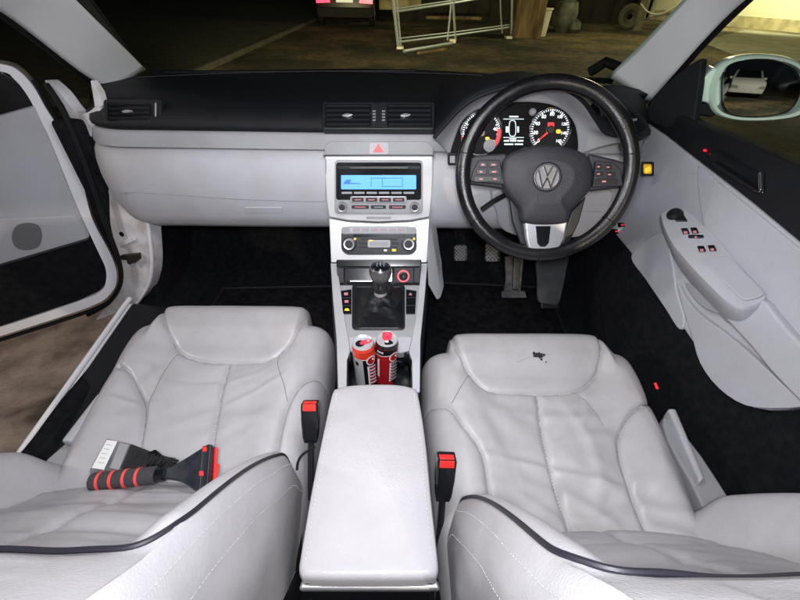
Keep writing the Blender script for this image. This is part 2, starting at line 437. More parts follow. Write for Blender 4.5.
# ================================================================== DASHBOARD
dash = thing('dashboard', 'long dashboard with black top, light grey lower half, blue radio display and white centre stack', 'dashboard', (0, 1.15, .9))
CX = -.006
def endf(x): return max(0, (abs(x-CX)-(.60 if x < 0 else .56))/.145)
def loft_dash(name, prof, mt, x0, x1, n=60, caps=True, endk=.10, **k):
    G = []
    for i in range(n+1):
        x = x0+(x1-x0)*i/n; e = endf(x); row = []
        for (y, z) in prof:
            if name == 'top_pad': kk = (0.5-.45*x*x)/.5; yy = 1.0+(y-1.0)*(kk if y > 1.05 else 1)
            else: yy = y
            zz = z
            if name == 'lower_panel': zz = .975-(.975-z)*(1-.30*min(1, e)**2)
            row.append(V((x, yy+endk*e**2.5 if y < 1.2 else yy, zz)))
        G.append(row)
    q = MB().grid(G)
    if caps:
        nb = len(prof); q.f.append(tuple(range(nb))); q.f.append(tuple(len(q.v)-nb+i for i in range(nb)))
    return q.build(name, mt, dash, **k)
pad = loft_dash('top_pad', [(1.10, 1.0), (1.012, 1.006), (1.001, 1.014), (1.0, 1.022), (1.006, 1.034), (1.03, 1.048), (1.1, 1.066), (1.25, 1.078), (1.4, 1.080), (1.5, 1.070), (1.58, 1.04)], M['black'], -.725, .695, sharp=60)
trim = loft_dash('trim_strip', [(1.05, 1.006), (1.003, 1.008), (.998, 1.003), (.990, .985), (.986, .975), (1.05, .972)], M['grey_mid'], -.735, .69, sharp=50)
low = loft_dash('lower_panel', [(1.05, .970), (.990, .971), (.980, .968), (.966, .950), (.955, .92), (.950, .88), (.952, .845), (.958, .81), (.972, .779), (1.00, .757), (1.05, .745), (1.15, .738)], M['grey'], -.755, .695, n=90, sharp=60, endk=.12)
# glovebox latch and its shut line
GP = Pl((-.3, .958, .82), (0, -.9, -.1))
slab('glovebox_latch', Pl((-.3, .955, .83), (0, -.97, -.25)), rr(245, 206.5, 283, 212.5, 1.5), .004, M['grey'], low, bevel=.002, off=-.002)
seam = []
for x, y in ((120, 194), (124, 192), (180, 195), (240, 199), (300, 201), (326, 201)):
    seam.append(at(x, y, y=.951)+V((0, -.0005, 0)))
MB().tube(c3(seam, 40), .0011, 6).build('glovebox_seam', M['printgrey'], low)
MB().tube([at(326-k*.1, y, y=.9505) for k, y in enumerate((160, 175, 188, 201))], .0010, 6).build('glovebox_seam', M['printgrey'], low)
# raised rib of the windscreen base, picks up a thin highlight
rib = []
for i in range(50):
    x = -.66+1.2*i/49; rib.append(V((x, 1.0+(.37)*((0.5-.45*x*x)/.5), 1.082)))
MB().tube(rib, .0012, 6).build('defroster_trim', M['airbag'], pad)
MB().poly([V((-.62, 1.30, 1.0805)), V((.1, 1.40, 1.0805)), V((.1, 1.42, 1.0805)), V((-.62, 1.32, 1.0805))], (0, 0, .003)).build('defroster_grille', M['satin'], pad)
# centre vents
VP_ = Pl(at(378, 128, y=.998), (0, -.72, .69))
vh = slab('vent_housing', VP_, rr(322, 101.5, 435, 129.5, 2.5), -.03, M['satin'], dash, off=.007, bevel=.003)
def vent(x0, y0, x1, y1, tabx, pl, n=5, tabs=True, rollx=None):
    o = slab('air_vent', pl, rr(x0, y0, x1, y1, 1.2), .002, M['gloss'], dash, off=.007)
    q = MB()
    for k in range(n):
        yy = lerp(y0+2, y1-2, k/(n-1))
        a, b = pl.at(x0+1.5, yy, .011), pl.at(x1-1.5, yy, .011)
        q.poly([a, b, b+pl.Y*.0022+pl.N*.003, a+pl.Y*.0022+pl.N*.003], pl.Y*-.0012)
    q.build('slats', M['satin'], o)
    slab('vent_tab', pl, cat([(tabx-5, (y0+y1)/2+.8), (tabx, (y0+y1)/2-1.2), (tabx+6, (y0+y1)/2), (tabx, (y0+y1)/2+2)], True, 3), .006, M['silver'], o, off=.010, bevel=.001)
    if rollx:
        disc('thumbwheel', pl, (rollx, (y0+y1)/2), .010, .006, M['satin'], o, off=.004)
        for dy in (-5, -2, 1, 4): slab('thumbwheel_mark', pl, rr(rollx-1.6, (y0+y1)/2+dy, rollx+1.6, (y0+y1)/2+dy+1.4, .4), .002, M['silver'], o, off=.0095)
vent(325, 104.5, 371, 127, 347, VP_, rollx=374.2)
vent(387, 104.5, 432, 127, 405, VP_, rollx=383.5)
# end vents
LP = Pl(at(135, 122, y=1.012), (0, -.75, .66))
slab('vent_housing', LP, rr(103, 99, 162, 124, 3), -.02, M['satin'], dash, off=.006, bevel=.003)
vent(108, 103, 150, 121, 128, LP, 4)
slab('vent_mark', LP, rr(155, 103, 156.6, 117, .5), .001, M['grey_mid'], dash, off=.007)
RP = Pl(at(625, 135, y=.99), (0, -.8, .6))
slab('vent_housing', RP, cat([(600, 96), (625, 101), (645, 118), (651, 135), (628, 136), (606, 130)], True, 3), -.05, M['satin'], dash, off=.02, bevel=.003)
rv = slab('air_vent', RP, cat([(612, 108), (628, 110), (641, 122), (643, 131), (618, 130)], True, 3), .003, M['gloss'], dash, off=.021)
slab('vent_tab', RP, [(622, 121), (636, 119), (636, 121), (622, 123)], .004, M['silver'], rv, off=.024)
# hazard switch flap
HP = Pl(at(378, 150, y=.978), (0, -.95, .31))
fl = slab('switch_flap', HP, [(325, 155), (325, 148), (327, 144), (332, 141.5), (424, 141.5), (430, 144), (433, 148), (433, 155)], .010, M['grey_mid'], dash, bevel=.002)
slab('flap_edge', HP, [(324, 155), (434, 155), (434, 156.4), (324, 156.4)], .013, M['satin'], fl)
hz = slab('hazard_switch', HP, rr(369.5, 142.5, 388.5, 154.5, 1), .012, M['grey'], fl, bevel=.001)
slab('warning_triangle', HP, [(378.6, 143.6), (384, 152), (373, 152)], .0145, M['redlit'], fl)
# centre stack plates
SA = Pl(at(378, 190, y=.942), (0, -.98, .20))
SB = Pl(at(378, 240, y=.905), (0, -.90, .44))
stack = slab('stack_plate', SA, [(325, 156.5), (433, 156.5), (433, 175), (431.5, 200), (429.5, 217), (410, 220.5), (378, 222), (348, 220.5), (329, 217), (326.5, 200), (325, 175)], -.05, M['alu'], dash, bevel=.003)
# radio
rad = slab('radio', SA, rr(335, 160, 422.5, 213, 3.5), .007, M['grey_mid'], dash, bevel=.002)
slab('radio_glass', SA, rr(336.5, 162, 421, 199, 2.5), .0085, M['gloss'], rad)
sc_ = slab('radio_display', SA, rr(341.5, 174.5, 416, 188.5, .8), .0095, M['blue'], rad)
slab('display_segment', SA, [(344, 182), (347, 179), (352, 179), (350, 182), (361, 182.5), (361, 183.3), (344, 183.3)], .010, M['bluedark'], sc_)
for a, b, c, d_ in ((371, 177, 402, 177.7), (382, 185.3, 402, 186), (371, 177, 371.7, 186), (402, 177, 402.7, 186), (382, 177, 382.7, 186)):
    slab('display_segment', SA, [(a, b), (c, b), (c, d_), (a, d_)], .0100, M['bluedark'], sc_)
slab('disc_slot', SA, rr(347, 166, 411, 168, .8), .0100, M['steel'], rad)
slab('radio_button', SA, rr(337.5, 165.5, 350, 168.5, .8), .0105, M['satin'], rad, bevel=.0005)
slab('radio_button', SA, rr(408, 165.5, 420, 168.5, .8), .0105, M['satin'], rad, bevel=.0005)
for i in range(6): slab('preset_button', SA, rr(342+12.3*i, 191, 352.5+12.3*i, 193, .5), .0100, M['grey_mid'], rad)
slab('button_surround', SA, rr(350.5, 195.5, 406.5, 202, 1.5), .0100, M['silver'], rad, bevel=.0008)
for i in range(4): 
    b = slab('radio_button', SA, rr(352.5+13.5*i, 196.8, 363.8+13.5*i, 200.7, .6), .0115, M['airbag'], rad, bevel=.0005)
    slab('button_legend', SA, rr(355+13.5*i, 198.2, 361.5+13.5*i, 199.2, .2), .0120, M['pinklit'], rad)
for i, (a, b_) in enumerate(((352, 369), (371, 386), (389, 405.5))):
    slab('radio_button', SA, rr(a, 204.5, b_, 208, .6), .0085, M['airbag'], rad, bevel=.0005)
    slab('button_legend', SA, rr(a+3, 205.8, b_-3, 206.7, .2), .0090, M['printgrey'] if i == 1 else M['pinklit'], rad)
for cx in (342.8, 414.3):
    k = disc('radio_knob', SA, (cx, 205.5), .0118, .014, M['silver'], rad, off=.006, prof=[(.0125, 0), (.0125, .002), (.0112, .012), (.0100, .014), (.0078, .0135)])
    disc('knob_cap', SA, (cx, 205.5), .0078, .0015, M['airbag'], k, off=.0192)
slab('radio_legend', SA, rr(366.5, 216.6, 391, 219, .5), .0008, M['printgrey'], stack)
# lower plate and climate panel
slab('stack_plate', SB, [(329, 218.5), (348, 222), (378, 223.5), (410, 222), (429.5, 218.5), (428.5, 240), (427, 262.5), (331, 262.5), (330, 240)], -.05, M['alu'], dash, bevel=.002)
cl = slab('climate_panel', SB, rr(341.5, 226.5, 416.5, 254.5, 8), .006, M['satin'], dash, bevel=.002)
slab('climate_panel_top', SB, rr(341.5, 226.8, 416.5, 234, 3), .0066, M['grey_mid'], cl, bevel=.001)
slab('button_strip', SB, rr(350, 227.2, 406.5, 232.6, .8), .0085, M['grey'], cl, bevel=.0006)
for i in range(6):
    slab('climate_button', SB, rr(353+8.9*i, 228, 360.4+8.9*i, 231.2, .4), .0100, M['grey_mid'], cl, bevel=.0004)
    slab('button_legend', SB, rr(355+8.9*i, 229.2, 358.6+8.9*i, 230.1, .1), .0104, M['pinklit'], cl)
slab('climate_glass', SB, rr(353, 233.8, 405, 237.2, .8), .0080, M['gloss'], cl)
for i, (a, b_, c, e) in enumerate(((361, 238.3, 397, 240.4), (359, 242, 366.5, 244.4), (392, 242, 399, 244.4), (359, 246.2, 397, 248), )):
    slab('climate_button', SB, rr(a, b_, c, e, .5), .0075, M['airbag'], cl)
slab('display_frame', SB, rr(368, 239.8, 390.2, 247.2, 1), .0085, M['grey'], cl, bevel=.0005)
slab('climate_display', SB, rr(370, 241.4, 388.2, 245.4, .4), .0092, M['printgrey'], cl)
slab('lit_legend', SB, rr(369.5, 239.6, 373, 241, .3), .0098, M['amber'], cl)
slab('lit_legend', SB, rr(392, 248.8, 396, 251, .6), .0072, M['amber'], cl)
slab('lit_legend', SB, rr(384, 249.3, 387, 250.8, .6), .0072, M['whitelit'], cl)
for cx in (349.8, 408.3):
    disc('dial_ring', SB, (cx, 243.7), .0185, .003, M['gloss'], cl, off=.006)
    k = disc('climate_knob', SB, (cx, 243.7), .0150, .015, M['silver'], cl, off=.008, prof=[(.0160, 0), (.0160, .002), (.0145, .012), (.0132, .0145), (.0105, .014)])
    disc('knob_cap', SB, (cx, 243.7), .0105, .0015, M['airbag'], k, off=.0216)
    slab('lit_legend', SB, rr(cx+4.6, 237.6, cx+6.6, 239.6, .6), .0095, M['amber'], cl)
# grey side flap of the stack in the driver footwell
MB().poly([at(426, 224, y=.935), at(433, 236, y=.925), at(438, 272, y=.88), at(441, 298, y=.83), at(437, 301, y=.82), at(428, 285, y=.84)], (.014, .05, 0)).build('console_side_panel', M['grey_mid'], dash, bevel=.004)
# instrument hood and binnacle
A_px = [(434, 138), (446, 124), (460, 109), (478, 97), (505, 88), (535, 84.5), (562, 88), (583, 101), (597, 121), (609, 134), (642, 138)]
B_px = [(450, 156), (455, 137), (462, 121), (476, 110), (497, 103.5), (525, 101.5), (550, 104), (566, 112), (575, 125), (578, 142), (577, 156)]
A = c3([at(x, y, y=.915) for x, y in A_px], 60); B = c3([at(x, y, y=.962) for x, y in B_px], 60)
G = []
for a, b in zip(A, B): G.append([a.lerp(b, t) + V((0, .012, 0))*math.sin(math.pi*t) for t in [k/8 for k in range(9)]])
MB().grid(G).build('binnacle_trim', M['grey_mid'], dash, solid=.004, soff=0)
G = []
for i, a in enumerate(A):
    t = i/59; c = V((lerp(a.x, .37, .12), 1.30-.1*abs(t-.5), 1.070)); row = []
    for k in range(11):
        s = k/10; p = a.lerp(c, s); p.z = lerp(a.z, c.z, s)+(.020*math.sin(math.pi*min(1, s*1.0)))*math.sin(math.pi*t)
        if k == 0: p = a+V((0, .001, 0))
        row.append(p+V((0, 0, .006 if k else 0)))
    G.append(row)
MB().grid(G).build('binnacle_hood', M['black'], dash, solid=.004, soff=0)
MB().tube(A, .0045, 8).build('hood_lip', M['black'], dash)
IP = Pl(at(515, 130, y=.968), (0, -.95, .30))
cluster = slab('instrument_cluster', IP, [tuple(p) for p in cat(B_px, False, 4)], -.01, M['cface'], dash)
def dial(cx, cy, r, nums, a0, a1, needle, small):
    O = IP.at(cx, cy)
    d = disc('dial', IP, (cx, cy), r, .002, M['dial'], cluster, off=.001)
    disc('dial_ring', IP, None, r, 0, M['chrome'], d, world=O, off=.001, prof=[(r, 0), (r*1.04, .004), (r, .005), (r*.97, .0035)], n=48, ring=True)
    nt = 40; q = MB()
    for k in range(nt+1):
        a = R(lerp(a0, a1, k/nt)); L = .17 if k % 5 == 0 else .09
        e = IP.X*math.cos(a)+IP.Y*math.sin(a); tg = IP.N.cross(e)
        p = O+IP.N*.0035+e*r*.93
        w = r*(.030 if k % 5 == 0 else .018)
        q.poly([p-tg*w, p+tg*w, p+tg*w-e*r*L, p-tg*w-e*r*L], IP.N*.0004)
    q.build('dial_ticks', M['whitelit'], d)
    for k, s in enumerate(nums):
        a = R(lerp(a0, a1, k/(len(nums)-1))); e = IP.X*math.cos(a)+IP.Y*math.sin(a)
        text('dial_number', s, IP, None, r*(.23 if len(s) < 3 else .19), M['whitelit'], d, off=.0035, world=O+e*r*.70, bold=.0001)
    a = R(needle); e = IP.X*math.cos(a)+IP.Y*math.sin(a); tg = IP.N.cross(e); p = O+IP.N*.007
    MB().poly([p-tg*.0028, p+tg*.0028, p+e*r*.78+tg*.0008, p+e*r*.78-tg*.0008], IP.N*.001).build('needle', M['redlit'], d)
    disc('needle_hub', IP, None, r*.17, .008, M['gloss'], d, world=O, off=.002, prof=[(r*.19, 0), (r*.19, .005), (r*.15, .008)])
    disc('hub_ring', IP, None, r*.2, .008, M['silver'], d, world=O, off=.002, prof=[(r*.19, 0), (r*.21, .003), (r*.19, .006)], n=24, ring=True)
    return d, O
d1, O1 = dial(481, 133, .0475, ['0', '10', '20', '30', '40', '50'], 215, -35, 205, 0)
d2, O2 = dial(549.5, 130, .0475, ['0', '20', '40', '60', '80', '100', '120', '140', '160'], 225, -45, 222, 0)
# red zone of the rev counter, small gauges, warning lights
def arc(O, r1, r2, a0, a1, mt, par, off=.0038, name='red_zone'):
    n = 12; o = [O+(IP.X*math.cos(R(lerp(a0, a1, k/n)))+IP.Y*math.sin(R(lerp(a0, a1, k/n))))*r1+IP.N*off for k in range(n+1)]
    i = [O+(IP.X*math.cos(R(lerp(a0, a1, k/n)))+IP.Y*math.sin(R(lerp(a0, a1, k/n))))*r2+IP.N*off for k in range(n, -1, -1)]
    MB().poly(o+i, IP.N*.0003).build(name, mt, par)
arc(O1, .0455, .037, 12, -38, M['redlit'], d1)
arc(O1, .0455, .040, 192, 200, M['redlit'], d1)
sg = disc('small_gauge', IP, (489, 145.5), .014, .003, M['grey_mid'], d1, off=.003)
disc('small_gauge', IP, (548, 145.5), .012, .003, M['dial'], d2, off=.003)
slab('warning_light', IP, rr(547, 122.5, 553.5, 127, 1), .0050, M['redlit'], d2)
slab('warning_light', IP, rr(555.5, 129.5, 560, 133.5, 1.4), .0050, M['amber'], d2)
slab('warning_light', IP, rr(485, 137, 489, 140, 1), .0050, M['amber'], d1)
disc('reset_button', IP, (532.3, 112), .008, .006, M['grey_mid'], cluster, prof=[(.008, 0), (.008, .004), (.006, .006), (.004, .003)])
mfd = slab('trip_display', IP, rr(500, 112.5, 526, 147, 1), .002, M['cface'], cluster)
for a, b, c, e in ((503, 118.8, 523.5, 119.4), (503, 137.2, 523.5, 137.8), (509, 116, 518, 117.4), (503.5, 140, 509, 141.6), (510, 140, 516, 141.6), (517, 140, 523, 141.6), (504, 143.5, 513, 145), (514.5, 143.5, 522.5, 145), (509, 138.6, 516, 139.4)):
    slab('display_line', IP, [(a, b), (c, b), (c, e), (a, e)], .0030, M['grnwhite'], mfd)
car_o = cat([(512.5, 120.5), (515, 121.5), (515.8, 126), (515.8, 132), (514.8, 135.6), (512.5, 136.2), (510.2, 135.6), (509.2, 132), (509.2, 126), (510, 121.5)], True, 4)
MB().tube([IP.at(x, y, .003) for x, y in car_o], .0009, 6, closed=True).build('car_outline', M['grnwhite'], mfd)
for x in (506.5, 507.5, 518): slab('display_line', IP, [(x-1, 126.5), (x+.6, 126.5), (x+.6, 132.5), (x-1, 132.5)], .0030, M['grnwhite'], mfd)
# headlamp switch, driver end
EP = Pl(at(647, 168, y=.965), (0, -.98, .15))
slab('light_switch', EP, rr(641, 161.5, 653, 175.5, 1.2), .006, M['satin'], dash, bevel=.0015, off=-.004)
slab('switch_lamp', EP, rr(643, 164, 651, 173.5, 1.5), .004, mat('dim_amber', (.45, .30, .02), .35, emit=(1, .62, .02), estr=.22), dash, bevel=.001, off=0)
disc('lamp_glow', EP, (647, 169.5), .007, .002, M['amber'], dash, off=.0035, prof=[(.008, 0), (.006, .002), (.002, .003)])
slab('lid_line', EP, [(625, 139), (638, 139), (640, 152), (625, 152)], .002, M['grey'], dash, bevel=.0005)
# switch tab left of wheel (on column side of the dashboard)
TP = Pl(at(453, 159, y=.955), (0, -1, .1))
slab('socket_frame', TP, rr(447.5, 152.5, 457, 164.5, 1.4), .008, M['satin'], dash, bevel=.0015)
slab('socket_face', TP, rr(449.5, 155, 454.5, 162, .8), .0090, M['grey_mid'], dash)
# knee panel under the column
KP = Pl(at(550, 215, y=.93), (0, -.93, -.36))
kn = slab('knee_panel', KP, cat([(500, 190), (600, 190), (612, 200), (612, 222), (585, 236), (540, 240), (505, 232), (497, 215)], True, 4), -.04, M['grey'], dash, bevel=.006, off=.01)
slab('knee_panel_line', KP, [(540, 206), (600, 208), (600, 209), (540, 207)], .011, M['grey_mid'], kn)

# ================================================================== CENTRE CONSOLE
con = thing('centre_console', 'light grey centre console between the seats with storage tray, switches and black cup holder well', 'console', (0, .7, .40))
# deck plane through the gear surround
D0 = at(378, 281, y=.815); D1 = at(375, 385, z=.652)
dn = V((1, 0, 0)).cross(D0-D1).normalized()
if dn.z < 0: dn = -dn
DP = Pl(D1, dn)
def wall(name, pts, depth, mt, par, off=0, th=.006, **k):
    """a box wall: outline swept down, open top and bottom, real thickness"""
    top = [DP.at(x, y, off) for x, y in pts]; G = []
    G.append(top+[top[0]]); G.append([p-DP.N*depth for p in top+[top[0]]])
    return MB().grid(G).build(name, mt, par, solid=th, soff=0, **k)
def ringslab(name, pl, outer, inner, t, mt, par, off=0, **k):
    """frame: outline with a hole; both lists share a length"""
    o = [pl.at(x, y, off) for x, y in outer]; i_ = [pl.at(x, y, off) for x, y in inner]; n = len(o); N = pl.N*t
    vs = o+i_+[p+N for p in o]+[p+N for p in i_]; fs = []
    for a in range(n):
        b = (a+1) % n
        fs += [(a, b, n+b, n+a), (2*n+a, 2*n+b, 3*n+b, 3*n+a), (a, b, 2*n+b, 2*n+a), (n+a, n+b, 3*n+b, 3*n+a)]
    return finish(name, vs, fs, mt, par, **k)
def polyresample(pts, n, start=0):
    P = [V((x, y, 0)) for x, y in pts]; P = P+[P[0]]
    q = resample(P, n+1)[:-1]; return [(p.x, p.y) for p in q]
# deck: left and right rails, cross bars (butted pieces)
rail_l = [(330.5, 263), (336.5, 263), (340, 285), (345, 320), (348.5, 338), (350, 352), (347, 360), (346.5, 392), (338, 392), (336.5, 340), (333, 300)]
rail_r = [(427.5, 263), (421.5, 263), (419.5, 285), (415.5, 320), (412, 338), (409, 352), (412, 360), (412.5, 392), (420, 392), (420.5, 340), (424.5, 300)]
slab('side_rail', DP, rail_l, -.03, M['grey'], con, bevel=.002)
slab('side_rail', DP, rail_r, -.03, M['grey'], con, bevel=.002)
# gear surround deck (slightly lower) between rails
deck = slab('gear_deck', DP, [(336, 285), (424, 285), (419, 320), (415.5, 337), (409, 351), (402, 353), (355, 353), (350.2, 351), (345, 337), (341, 320)], -.02, M['grey_mid'], con, off=-.003, bevel=.002)
slab('deck_bridge', DP, [(349, 337.5), (411.5, 337.5), (409, 351), (400, 353), (357, 353), (350.5, 351)], .002, M['grey'], con, off=-.0025, bevel=.001)
# gear frame
slab('gear_frame', DP, rr(352, 284.5, 405, 330.5, 4), .004, M['satin'], con, off=-.003, bevel=.002)
# switch banks
bl = slab('switch_bank', DP, [(341, 291.5), (351.5, 290), (351.5, 314.5), (343, 314.5)], .003, M['gloss'], con, off=-.003, bevel=.0006)
br = slab('switch_bank', DP, [(406, 290), (416.5, 291.5), (415, 314.5), (406, 314.5)], .003, M['gloss'], con, off=-.003, bevel=.0006)
for pl_, x, y, mt in ((bl, 346, 294, 'pinklit'), (bl, 346.5, 301.5, 'pinklit'), (bl, 347, 309.5, 'amber'), (br, 410.5, 294, 'pinklit')):
    if mt == 'amber' : pts = [(x-2.6, y+1.2), (x-1.6, y-1), (x+1.4, y-1), (x+2.6, y+1.2)]
    elif pl_ is br: pts = [(x-1.8, y+1.2), (x, y-1.4), (x+1.8, y+1.2)]
    else: pts = rr(x-2, y-1.3, x+2, y+1.3, .5)
    slab('switch_symbol', DP, pts, .0006, M[mt], pl_, off=.0002)
for y in (297.8, 305.6):
    for b_, xa, xb in ((bl, 342.5, 351), (br, 406.6, 415.5)): slab('switch_gap', DP, rr(xa, y-.35, xb, y+.35, .1), .0006, M['airbag'], b_, off=.0002)
# tray recess in front of the lever
TPn = Pl(at(378, 283, y=.835), (0, -.45, .89))
slab('tray_floor', Pl(at(378, 283, y=.84), (0, -.6, .8)), [(337, 262), (421.5, 262), (420, 286), (338, 286)], -.01, M['satin'], con)
TF = Pl(at(378, 272, y=.842), (0, -.8, .6))
slab('tray_lid', TF, rr(337, 260, 421, 267, 1), .012, M['gloss'], con, bevel=.002)
slab('tray_side', TF, [(337, 268), (344, 268), (344, 283), (338, 283)], .005, M['airbag'], con, bevel=.001)
slab('tray_side', TF, [(414, 268), (420, 268), (419.5, 283), (414, 283)], .005, M['airbag'], con, bevel=.001)
slab('tray_well', TF, rr(345, 268.5, 392, 281.5, 1), .002, M['gloss'], con, off=.003)
slab('tray_lip', TF, rr(350, 280.4, 374, 281.8, .4), .006, M['silver'], con, bevel=.0006)
sk = slab('power_socket_panel', TF, rr(394, 267.5, 413.5, 283, 1), .005, M['airbag'], con, bevel=.001)
disc('socket_ring', TF, (403.3, 276.2), .0155, .004, M['redlit'], sk, off=.005, prof=[(.0155, 0), (.0155, .003), (.0125, .003), (.0125, .0005)])
disc('socket_plug', TF, (403.3, 276.2), .011, .006, M['satin'], sk, off=.0055, prof=[(.0118, 0), (.011, .005), (.007, .006), (.004, .004)])
# cup holder well : walls and floor
well = [(349, 353.5), (357, 351.5), (402, 351.5), (409.5, 353.5), (411.5, 362), (412.3, 395), (346.5, 395), (347, 362)]
wall('cup_well', well, .075, M['gloss'], con, off=-.004, th=.003)
slab('cup_well_floor', DP, well, .004, M['gloss'], con, off=-.080)
# console flanks down to the tunnel
for sx, pts in ((-1, [(332, 250), (331.5, 264), (333.5, 300), (337, 340), (338.5, 400)]), (1, [(427.5, 250), (427, 264), (424.5, 300), (420.5, 340), (419.5, 400)])):
    G = []
    for p in c3([DP.at(x, y, -.004) for x, y in pts], 14): G.append([p, p+V((sx*.006, 0, -.1)), p+V((sx*.012, 0, -.27))])
    MB().grid(G).build('console_flank', M['airbag' if sx < 0 else 'carpet'], con, solid=.005, soff=0)

# ================================================================== GEAR LEVER
gl = thing('gear_lever', 'black leather gear lever gaiter with round black and silver six speed knob', 'gear lever', DP.at(378, 312))
base = [DP.at(x, y, .001) for x, y in polyresample(rr(354.5, 287, 402.5, 328, 4), 64)]
top_c = at(381, 285, y=.745)
ax = V((.01, .06, 1)).normalized()
neck = at(380.5, 293, y=.708)
xx = V((1, 0, 0)); yy = ax.cross(xx).normalized()
G = []
for k in range(25):
    t = k/24; row = []
    for i, p in enumerate(base):
        q = math.atan2((p-base[0]).dot(V((0, 1, 0))), 1); d = p-sum(base, V())/len(base)
        n_ = V((d.x, d.y, 0)).normalized(); r_ = .0135
        tgt = neck+(xx*n_.x-yy*n_.y*-1)*r_
        f = t**.62; ang = math.atan2(n_.y, n_.x)
        w = math.sin(math.pi*t)*(.008*noise.noise(V((ang*1.6, t*5, 3)))+.006*math.sin(ang*4+t*6)+.003*noise.noise(V((ang*5, t*11, 1))))
        row.append(p.lerp(tgt, f)+n_*(w+.007*math.sin(math.pi*t))+V((0, 0, .003*math.sin(t*18)*(1-t)*t*3)))
    G.append(row+[row[0]])
MB().grid(G).build('gaiter', mat('gaiter_leather', (.007, .008, .010), .5, rvar=.1, vscale=20, bump=.3, bscale=400, spec=.3), gl)
MB().tube([base[i] for i in range(64)], .0018, 6, closed=True).build('gaiter_hem', M['satin'], gl)
col_ = MB().lathe(neck-ax*.004, ax, [(.0145, 0), (.0150, .004), (.0135, .010), (.0145, .012)]).build('collar', M['silver'], gl)
MB().lathe(neck+ax*.007, ax, [(.0160, 0), (.0165, .018), (.0185, .030), (.0150, .034)]).build('shaft_sleeve', M['satin'], gl)
kc = neck+ax*.042
MB().lathe(kc, ax, [(.014, -.012), (.0190, -.004), (.0230, .006), (.0245, .016), (.0232, .024), (.0208, .0265)], 40).build('knob_ring', mat('gunmetal', (.16, .155, .16), .3, metal=.7), gl)
cap = MB().lathe(kc, ax, [(.0210, .0262), (.019, .0295), (.012, .032), (.004, .0328)], 40).build('knob_cap', M['gloss'], gl)
KPn = Pl(kc+ax*.0322, ax)
for j, s in enumerate(('1', '3', '5')): text('shift_pattern', s, KPn, None, .0070, M['grey_mid'], cap, world=kc+ax*.0322+KPn.X*(-.0075+.0075*j)+KPn.Y*.0055)
for j, s in enumerate(('2', '4', '6')): text('shift_pattern', s, KPn, None, .0070, M['grey_mid'], cap, world=kc+ax*.0322+KPn.X*(-.0075+.0075*j)-KPn.Y*.0065)
q = MB()
for j in range(3): q.box(kc+ax*.0328+KPn.X*(-.0075+.0075*j)-KPn.Y*.0005, (.0007, .006, .0004), (KPn.X, KPn.Y, KPn.N))
q.box(kc+ax*.0328-KPn.Y*.0005, (.015, .0007, .0004), (KPn.X, KPn.Y, KPn.N)); q.build('shift_gate_lines', M['grey_mid'], cap)

